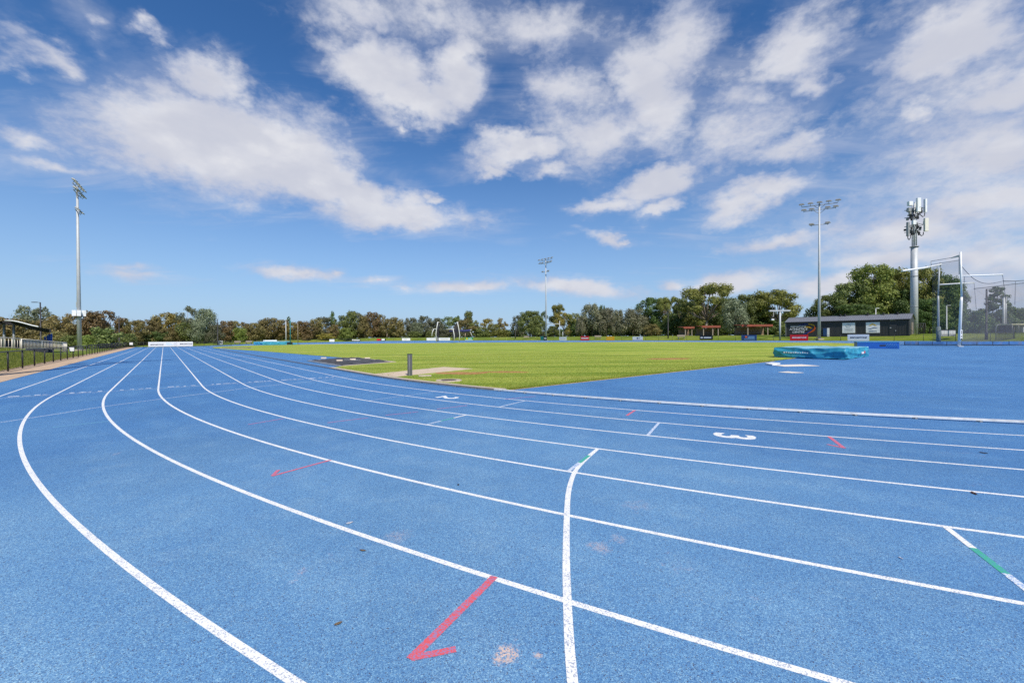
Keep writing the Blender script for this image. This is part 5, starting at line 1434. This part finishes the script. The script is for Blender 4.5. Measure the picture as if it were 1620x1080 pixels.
T = [
 # left edge, behind the grandstand
 (-14, 500, 24, 92, 'round', 'rust', 'cut off by the left edge'), (12, 503, 20, 100, 'round', 'rust', 'above the left part of the curved roof'), (38, 479, 19, 112, 'loose', 'grey', 'rising tall behind the curved roof, left of its twin'),
 (63, 483, 19, 113, 'loose', 'grey', 'rising tall behind the curved roof and lamp post'), (34, 504, 24, 96, 'round', 'brown', 'right behind the curved roof'), (70, 505, 20, 95, 'round', 'brown', 'behind the end of the curved roof'),
 (92, 499, 20, 92, 'round', 'rust', 'beyond the blue padded posts'), (113, 495, 19, 96, 'round', 'rust', 'directly left of the left light tower'), (130, 506, 14, 98, 'round', 'brown', 'just behind the left light tower'),
 (149, 491, 21, 98, 'round', 'rust', 'to the right of the left light tower'), (177, 489, 22, 104, 'loose', 'rust', 'highest between the left tower and the dark pole'), (196, 503, 13, 106, 'round', 'brown', 'just right of the dark slim pole'),
 (168, 514, 22, 84, 'bush', 'green', 'in front of the rust trees right of the left tower'), (138, 527, 12, 80, 'bush', 'bright', 'at the foot of the left tower'), (112, 528, 16, 82, 'bush', 'green', 'left of the foot of the left tower'), (88, 524, 18, 84, 'round', 'brown', 'low behind the balustrade end'),
 (213, 506, 15, 112, 'round', 'brown', 'above the small white notice'), (205, 525, 12, 98, 'bush', 'green', 'beside the small white notice'), (232, 503, 16, 120, 'loose', 'brown', 'above the left end of the long banner'), (247, 500, 15, 124, 'round', 'brown', 'above the middle left of the long banner'),
 (264, 494, 19, 126, 'round', 'gold', 'tallest golden one over the long banner'), (228, 520, 16, 116, 'bush', 'brown', 'low at the left end of the long banner'), (252, 522, 18, 118, 'bush', 'deep', 'low behind the long banner'), (272, 518, 16, 120, 'round', 'brown', 'low behind the right part of the banner'),
 (294, 480, 19, 138, 'loose', 'grey', 'standing highest behind the banner'), (292, 509, 16, 122, 'round', 'green', 'in front of the tall grey green pair'), (324, 486, 21, 130, 'weep', 'grey', 'thick one left of the square white board'), (312, 510, 18, 124, 'weep', 'grey', 'lower one beside the banner end'), (340, 512, 12, 126, 'round', 'dkgrey', 'at the dark lamp post'),
 # far bend
 (357, 507, 14, 132, 'round', 'rust', 'above the square white board'), (373, 507, 14, 140, 'round', 'brown', 'over the pair of grey benches'), (378, 516, 11, 134, 'bush', 'bright', 'yellowish one over the grey benches'), (386, 508, 12, 142, 'loose', 'brown', 'right above the grey benches'),
 (404, 510, 16, 142, 'round', 'brown', 'left of the far light blue mat'), (415, 505, 14, 148, 'round', 'brown', 'over the left end of the far light blue mat'), (430, 502, 19, 150, 'round', 'brown', 'over the white box on the far mat'), (444, 505, 14, 152, 'round', 'rust', 'left of the vault uprights'),
 (457, 500, 8, 158, 'pine', 'deep', 'dark point between the vault uprights'), (464, 509, 13, 152, 'round', 'gold', 'behind the teal upright'), (478, 507, 15, 154, 'round', 'rust', 'right of the teal upright'), (492, 509, 14, 156, 'loose', 'brown', 'midway between teal upright and white board'), (484, 528, 8, 148, 'bush', 'rust', 'small reddish one at the lawn edge'),
 (502, 504, 14, 160, 'round', 'brown', 'left of the square far board'), (514, 499, 15, 166, 'loose', 'dkgrey', 'above the square far board'), (526, 492, 7, 168, 'tall', 'deep', 'like a dark spire over the square far board'), (528, 513, 12, 158, 'round', 'rust', 'low over the square far board'), (515, 526, 14, 152, 'bush', 'gold', 'low beside the square far board'),
 (541, 496, 14, 170, 'loose', 'green', 'left of the black far board'), (555, 491, 16, 172, 'round', 'green', 'over the black far board, tall'), (546, 516, 13, 154, 'bush', 'bright', 'round and bright left of the black far board'), (567, 492, 14, 174, 'loose', 'dkgrey', 'over the right end of the black far board'), (577, 499, 14, 170, 'round', 'brown', 'between black and red far boards'),
 (589, 493, 15, 172, 'round', 'rust', 'tall over the red emblem board'), (600, 496, 13, 174, 'round', 'brown', 'beside the red emblem board'), (612, 503, 15, 170, 'loose', 'brown', 'right of the red emblem board'), (624, 501, 16, 172, 'round', 'brown', 'left of the gap by the plain white board'), (634, 508, 9, 172, 'round', 'brown', 'at the gap by the plain white board'),
 (650, 502, 13, 190, 'round', 'dkgrey', 'beyond the mound, leftmost dark one'), (659, 509, 13, 184, 'weep', 'grey', 'beyond the mound'), (674, 499, 17, 192, 'round', 'dkgrey', 'behind the left cage uprights'), (693, 502, 13, 194, 'round', 'dkgrey', 'right behind the cage left net'), (656, 523, 12, 178, 'bush', 'green', 'on top of the mound, left one'), (681, 522, 9, 178, 'bush', 'green', 'on top of the mound, right one'),
 (714, 499, 16, 196, 'loose', 'green', 'between the cage uprights'), (741, 491, 11, 198, 'round', 'green', 'highest right of the cage'), (727, 497, 10, 197, 'loose', 'deep', 'behind the cage right upright'), (736, 503, 21, 178, 'loose', 'brown', 'in front, right of the cage'), (752, 505, 11, 186, 'loose', 'olive', 'over the green board'),
 (770, 502, 11, 186, 'loose', 'gold', 'tallest right of the green board'), (781, 512, 12, 180, 'round', 'olive', 'low right of the green board'), (792, 501, 10, 186, 'loose', 'gold', 'sparse one left of the thin dark pole'), (793, 520, 16, 166, 'bush', 'olive', 'wide low one left of the thin dark pole'), (706, 519, 13, 184, 'bush', 'dkgrey', 'low behind the cage'),
 (762, 517, 14, 178, 'bush', 'green', 'low under the golden pair'),
 # behind the middle tower
 (820, 498, 11, 176, 'round', 'dkgrey', 'left shoulder of the dark green round tree'), (838, 490, 20, 160, 'broad', 'green', 'left of the middle tower'), (849, 498, 14, 158, 'round', 'green', 'lower right shoulder left of the middle tower'), (860, 490, 8, 168, 'loose', 'deep', 'just behind the middle tower'),
 (882, 480, 15, 160, 'gum', 'olive', 'right of the middle tower'), (894, 492, 17, 152, 'loose', 'gold', 'yellowish one right of the middle tower'), (907, 493, 13, 150, 'loose', 'olive', 'left of the silvery trees'), (875, 515, 14, 152, 'round', 'green', 'low right of the middle tower'),
 (937, 479, 22, 138, 'weep', 'silver', 'leftmost and tallest of the silvery row'), (953, 482, 7, 150, 'round', 'deep', 'peeping over the silvery row'), (960, 485, 20, 136, 'weep', 'silver', 'second of the silvery row'), (979, 488, 14, 134, 'weep', 'silver', 'third of the silvery row'), (1001, 487, 24, 130, 'weep', 'silver', 'last and widest of the silvery row'), (920, 500, 12, 138, 'weep', 'silver', 'narrow first one of the silvery row'),
 (1030, 512, 15, 116, 'round', 'brown', 'low between silvery row and dark lamp post'),
 # big trees at right
 (1030, 468, 24, 134, 'broad', 'deep', 'behind the silvery row'), (1053, 467, 17, 130, 'gum', 'olive', 'behind the dark lamp post'), (1078, 469, 20, 122, 'gum', 'green', 'left of the big gum tree'), (1062, 495, 20, 120, 'round', 'deep', 'low behind the dark lamp post'), (1090, 500, 18, 116, 'round', 'olive', 'low at the left foot of the big gum'),
 (1116, 447, 38, 110, 'gum', 'olive', 'biggest, with pale forked trunk over the red roofs'), (1140, 490, 20, 120, 'round', 'deep', 'low behind the big gum'), (1163, 472, 25, 103, 'weep', 'grey', 'with dark trunk before the red roofs'), (1180, 463, 24, 122, 'broad', 'green', 'right of the big gum'), (1206, 464, 20, 124, 'broad', 'green', 'left of the T shaped standard'),
 (1228, 455, 34, 118, 'gum', 'olive', 'reaching over the T shaped standard'), (1205, 495, 30, 122, 'round', 'deep', 'low behind the red roofed shelter'), (1236, 506, 12, 112, 'bush', 'green', 'at the left end of the shed'), (1146, 468, 24, 126, 'broad', 'green', 'filling in behind the big gum tree'), (1098, 474, 22, 124, 'broad', 'olive', 'filling in left of the big gum tree'), (1288, 484, 15, 114, 'round', 'deep', 'smallest, left of the light tower by the shed'), (1008, 500, 18, 150, 'round', 'deep', 'dark one behind the end of the silvery row'), (1196, 474, 24, 128, 'broad', 'olive', 'behind the silvery tree and the red roofs'),
 (1312, 464, 28, 112, 'broad', 'green', 'left and lowest of the group over the shed'), (1345, 444, 34, 110, 'broad', 'green', 'second from left over the shed'), (1380, 415, 42, 108, 'broad', 'bright', 'tallest over the shed'), (1412, 421, 30, 112, 'broad', 'olive', 'between the tallest one and the mast'), (1425, 455, 28, 104, 'broad', 'deep', 'low left of the mast'), (1350, 480, 40, 104, 'broad', 'deep', 'low behind the shed roof'),
 (1461, 420, 30, 102, 'broad', 'olive', 'right behind the mast'), (1492, 431, 26, 100, 'broad', 'deep', 'behind the rear cage pole'), (1470, 470, 28, 92, 'broad', 'deep', 'low right of the mast'), (1508, 440, 20, 100, 'broad', 'deep', 'left of the front cage pole'), (1505, 480, 22, 92, 'round', 'deep', 'low between the cage poles'), (1530, 488, 20, 94, 'round', 'pine', 'right of the front cage pole'),
 (1549, 490, 18, 92, 'round', 'deep', 'left of the conifer at right'), (1577, 452, 30, 96, 'pine', 'pine', 'seen through the net at right'), (1611, 486, 22, 96, 'round', 'pine', 'right of the conifer'), (1640, 480, 24, 98, 'broad', 'deep', 'cut off by the right edge'), (1590, 495, 20, 100, 'round', 'deep', 'low at the foot of the conifer'),
]
for t in T:
    px, yt, hw, Y, kind, col, where = t
    tree(px, yt, hw, Y, kind, col, where, 'bark' if kind in ('gum', 'loose') else 'bark_dk')
# undergrowth closing the view between the trunks
rr = random.Random(21)
def undergrowth(x0, x1, y0, y1, Ya, Yb, n, col, where):
    for i in range(n):
        f = (i + .5) / n; px = x0 + (x1 - x0) * f + rr.uniform(-4, 4)
        tree(px, rr.uniform(y0, y1), rr.uniform(10, 15), Ya + (Yb - Ya) * f + rr.uniform(0, 8), 'bush', col if rr.random() < .7 else 'deep', where)
undergrowth(-10, 210, 518, 526, 104, 112, 22, 'brown', 'in the dark undergrowth behind the rust trees at left')
undergrowth(215, 345, 518, 526, 130, 140, 14, 'dkgrey', 'in the undergrowth behind the long banner')
undergrowth(350, 640, 518, 526, 158, 182, 26, 'brown', 'in the undergrowth round the far bend')
undergrowth(640, 910, 518, 524, 200, 170, 22, 'dkgrey', 'in the undergrowth behind the cage and middle tower')
undergrowth(905, 1060, 500, 512, 146, 138, 15, 'deep', 'in the undergrowth behind the silvery row')
undergrowth(1060, 1250, 490, 504, 134, 126, 20, 'green', 'in the undergrowth behind the red roofs')
undergrowth(1440, 1640, 506, 514, 112, 106, 18, 'deep', 'in the undergrowth behind the throwing cage')

# ------------------------------------------------------------------ sky, sun, camera
SUN_EL, SUN_AZ = R(48.8), math.atan2(.37, -.93)
wd = bpy.data.worlds.new('World'); sc.world = wd; wd.use_nodes = True
nt = wd.node_tree; t = NT.__new__(NT); t.t = nt; t.b = None
bg = nt.nodes['Background']
STR = .10
bg.inputs['Strength'].default_value = STR
sky = t.n('ShaderNodeTexSky', sky_type='NISHITA'); sky.sun_disc = False; sky.sun_elevation = SUN_EL; sky.sun_rotation = SUN_AZ
sky.altitude = 50; sky.air_density = 1.0; sky.dust_density = .3; sky.ozone_density = 2.0
gm = t.n('ShaderNodeHueSaturation'); gm.inputs['Saturation'].default_value = 1.15; gm.inputs['Value'].default_value = 1.0; t.l(t.mix(1.0, sky.outputs[0], (.80, .93, 1.13), 'MULTIPLY'), gm.inputs['Color'])
tc = t.n('ShaderNodeTexCoord'); D = tc.outputs['Generated']
sep = t.n('ShaderNodeSeparateXYZ'); t.l(D, sep.inputs[0])
# cloud sheet coordinates: direction projected on a level layer, so clouds flatten towards the horizon
zz = t.math('ADD', t.math('MAXIMUM', sep.outputs[2], 0.0), .16)
cb = t.n('ShaderNodeCombineXYZ'); t.l(t.math('DIVIDE', sep.outputs[0], zz), cb.inputs[0]); t.l(t.math('DIVIDE', sep.outputs[1], zz), cb.inputs[1])
lay = cb.outputs[0]
def vm(op, a, b):
    x = t.n('ShaderNodeVectorMath', operation=op)
    for i, v in enumerate((a, b)):
        if hasattr(v, 'is_output'): t.l(v, x.inputs[i])
        else: x.inputs[i].default_value = v
    return x.outputs[0]
def ncol(scale, detail, rough, scl):
    n = t.n('ShaderNodeTexNoise'); n.inputs['Scale'].default_value = scale; n.inputs['Detail'].default_value = detail; n.inputs['Roughness'].default_value = rough
    mp = t.n('ShaderNodeMapping'); mp.inputs['Scale'].default_value = scl; t.l(D, mp.inputs['Vector']); t.l(mp.outputs[0], n.inputs['Vector'])
    return n.outputs['Color']
# ragged outlines: the cloud bodies are looked up at a direction stirred by two sizes of turbulence
low = t.mapr(sep.outputs[2], .05, .40, .22, 1)
cw = t.n('ShaderNodeCombineXYZ'); t.l(t.mapr(sep.outputs[2], .05, .4, .6, 1), cw.inputs[0]); t.l(t.mapr(sep.outputs[2], .05, .4, .6, 1), cw.inputs[1]); t.l(low, cw.inputs[2])
w1 = vm('MULTIPLY', vm('SUBTRACT', ncol(5.5, 4, .6, (1, 1, 1.7)), (.5, .5, .5)), (.17, .17, .12))
w2 = vm('MULTIPLY', vm('SUBTRACT', ncol(19, 5, .62, (1, 1, 1.5)), (.5, .5, .5)), (.07, .07, .055))
DW = vm('ADD', D, vm('MULTIPLY', vm('ADD', w1, w2), cw.outputs[0]))
n1 = t.noise(7.0, 8, .60, vec=D, dist=.2, scl=(1, 1, 1.9))
n2 = t.noise(24, 7, .62, vec=D, dist=.3, scl=(1, 1, 1.7))
wisp = t.noise(3.2, 9, .62, vec=lay, dist=.8, scl=(.55, 1.5, 1, R(-25)))
n3 = t.noise(70, 6, .65, vec=D, dist=.3, scl=(1, 1, 1.6))
det = t.math('ADD', t.math('ADD', t.math('MULTIPLY', t.math('SUBTRACT', n1, .5), 1.9), t.math('MULTIPLY', t.math('SUBTRACT', n2, .5), 1.25)), t.math('MULTIPLY', t.math('SUBTRACT', n3, .5), .55))

def clouds(blobs):
    """broad cloud bodies as soft ellipses round given directions; returns the strongest at each direction"""
    best = None
    for (px, py, rx, ry, rot, w) in blobs:
        c = ray(px, py).normalized()
        ex = ray(px + 10 * math.cos(R(rot)), py + 10 * math.sin(R(rot))).normalized() - c; ex = (ex - c * ex.dot(c)).normalized(); ey = c.cross(ex)
        a0 = (ray(px + rx * math.cos(R(rot)), py + rx * math.sin(R(rot))).normalized() - c).length
        b0 = (ray(px - ry * math.sin(R(rot)), py + ry * math.cos(R(rot))).normalized() - c).length
        def dot(v):
            x = t.n('ShaderNodeVectorMath', operation='DOT_PRODUCT'); t.l(DW, x.inputs[0]); x.inputs[1].default_value = v; return x.outputs['Value']
        d2 = t.math('ADD', t.math('POWER', t.math('ABSOLUTE', dot(ex / a0)), 2.0), t.math('POWER', t.math('ABSOLUTE', dot(ey / b0)), 2.0))
        f = t.math('MULTIPLY', t.math('SUBTRACT', 1.0, t.math('SQRT', d2)), w)
        f = t.math('MAXIMUM', f, -1.2)
        front = t.math('GREATER_THAN', dot(c), .2)
        f = t.math('SUBTRACT', t.math('MULTIPLY', t.math('ADD', f, 1.2), front), 1.2)
        best = f if best is None else t.math('MAXIMUM', best, f)
    return best
B = [ # px, py, rx, ry, rotation, weight
 (365, 235, 205, 78, 8, 1.5), (345, 240, 150, 85, 10, 1.3), (455, 250, 105, 80, 0, 1.3), (345, 130, 75, 42, 25, 1.0), (480, 280, 105, 55, 15, 1.3), (600, 322, 160, 28, 12, 1.0), (640, 345, 130, 18, 2, .9),
 (600, 110, 85, 55, 25, 1.2), (720, 125, 75, 65, -25, 1.3), (660, 165, 90, 40, 0, 1.1), (640, 205, 20, 14, 0, .7),
 (60, 78, 60, 18, 22, .55), (235, 45, 32, 20, 15, .7), (150, 45, 40, 18, 40, .45), (45, 205, 55, 20, 8, .65), (100, 255, 60, 10, 8, .35), (570, 15, 70, 28, 0, .5), (690, 25, 120, 45, 10, .45),
 (830, 235, 90, 28, -8, 1.0), (790, 262, 35, 12, 0, .8), (880, 262, 50, 14, 0, .6), (900, 150, 60, 60, 0, .65), (1020, 150, 80, 100, -35, .9), (1075, 70, 90, 60, -30, .6), (870, 40, 120, 40, 10, .45), (960, 205, 95, 50, 0, .6),
 (1040, 290, 95, 26, -25, 1.2), (960, 330, 60, 16, -8, .9), (1035, 333, 40, 14, -20, 1.0), (1160, 210, 120, 60, -20, .6), (1250, 235, 100, 30, -8, .8), (1210, 300, 110, 22, -12, 1.0), (1160, 330, 70, 22, -25, .8),
 (1270, 70, 95, 45, -25, .8), (1290, 115, 40, 40, -50, .7), (1180, 150, 90, 40, -25, .45),
 (1510, 60, 140, 55, -15, 1.05), (1570, 150, 150, 55, -10, .85), (1520, 470, 240, 45, 0, .6), (1560, 230, 260, 200, -10, .42), (1480, 350, 300, 70, -5, .5), (1440, 175, 40, 22, -10, .6), (1590, 250, 120, 50, -8, .8), (1560, 320, 200, 45, -5, .75), (1450, 360, 260, 40, -6, .75), (1240, 380, 110, 14, -8, .7),
 (1420, 410, 160, 20, -3, .8), (1560, 410, 150, 40, 0, .7), (1320, 450, 110, 22, -6, 1.0), (1150, 452, 110, 18, -8, 1.0), (1060, 450, 26, 9, 0, .9), (900, 452, 110, 13, 6, 1.0), (730, 452, 75, 9, -2, .85), (640, 456, 20, 4, 0, .4), (600, 448, 30, 5, 0, .5), (470, 433, 65, 9, 4, .8), (530, 432, 18, 5, 0, .6), (205, 432, 50, 7, 6, .4), (190, 422, 40, 4, 3, .3),
 (990, 376, 12, 4, 0, .6), (960, 378, 40, 6, 0, .5), (690, 312, 20, 9, 0, .7),
]
fld = clouds(B)
# elsewhere (overhead and behind the camera) loose scattered cloud
dens0 = t.math('ADD', t.math('MULTIPLY', fld, 1.05), t.math('MULTIPLY', det, .62))
dens = t.mapr(dens0, -.40, .66, 0, 1, True)
thin = t.mapr(t.math('ADD', t.math('MULTIPLY', fld, .6), t.math('MULTIPLY', t.math('SUBTRACT', wisp, .5), 2.0)), -.45, .65, 0, .50, True)
cov = t.math('MULTIPLY', t.math('MAXIMUM', dens, thin), .95, clamp=True)
shade = t.mapr(n1, .35, .68, 0, 1, True)
core = t.mapr(dens0, -.1, .9, 0, 1, True)
k = 1 / STR
n1a = t.noise(6.0, 4, .52, vec=D, dist=.2, scl=(1, 1, 1.9)); n1b = t.noise(6.0, 4, .52, vec=vm('ADD', D, (.012, 0, .034)), dist=.2, scl=(1, 1, 1.9))
relief = t.mapr(t.math('SUBTRACT', n1a, n1b), -.12, .12, 0, 1, True)
lit = t.mix(core, (.44 * k, .50 * k, .67 * k), (.62 * k, .63 * k, .69 * k))
lit = t.mix(t.math('MULTIPLY', relief, .60), lit, (.76 * k, .76 * k, .78 * k))
lit = t.mix(t.math('MULTIPLY', t.math('SUBTRACT', 1.0, relief), .20), lit, (.42 * k, .45 * k, .55 * k))
hz = t.math('POWER', t.mapr(sep.outputs[2], 0.0, .55, 1, 0), 2.2)
skyc = t.mix(t.math('MULTIPLY', hz, .92), gm.outputs[0], (.34 * k, .49 * k, .70 * k))
lit = t.mix(t.mapr(t.math('ADD', t.math('MULTIPLY', n1, .6), t.math('MULTIPLY', n2, .4)), .40, .60, 0, .42, True), lit, (.52 * k, .54 * k, .63 * k))
t.l(t.mix(cov, skyc, lit), bg.inputs['Color'])

sun = bpy.data.lights.new('sun', 'SUN'); sun.energy = 4.5; sun.angle = R(.53); sun.color = (1.0, .93, .82)
so = bpy.data.objects.new('sun', sun); COL.objects.link(so)
toward = Vector((math.sin(SUN_AZ) * math.cos(SUN_EL), math.cos(SUN_AZ) * math.cos(SUN_EL), math.sin(SUN_EL)))
so.rotation_euler = toward.to_track_quat('Z', 'Y').to_euler(); so.location = (0, -20, 40)

cam = bpy.data.cameras.new('camera'); co = bpy.data.objects.new('camera', cam); COL.objects.link(co)
cam.sensor_width = 36; cam.sensor_fit = 'HORIZONTAL'; cam.lens = F / 1620 * 36; cam.clip_start = .05; cam.clip_end = 20000
c_, s_ = math.cos(ROLL), math.sin(ROLL)
Rt = Vector((1, 0, 0)); Up = Vector((0, math.sin(PITCH), math.cos(PITCH))); Fw = Vector((0, math.cos(PITCH), -math.sin(PITCH)))
cr = Rt * c_ + Up * s_; cu_ = Rt * -s_ + Up * c_; cb_ = -Fw
co.matrix_world = Matrix(((cr.x, cu_.x, cb_.x, 0), (cr.y, cu_.y, cb_.y, 0), (cr.z, cu_.z, cb_.z, CAMH), (0, 0, 0, 1)))
sc.camera = co
sc.view_settings.view_transform = 'Standard'; sc.view_settings.look = 'None'; sc.view_settings.exposure = 0.15; sc.view_settings.gamma = 1.0
sc.render.film_transparent = False
sc.cycles.max_bounces = 8; sc.cycles.transparent_max_bounces = 16
sc.cycles.use_denoising = False
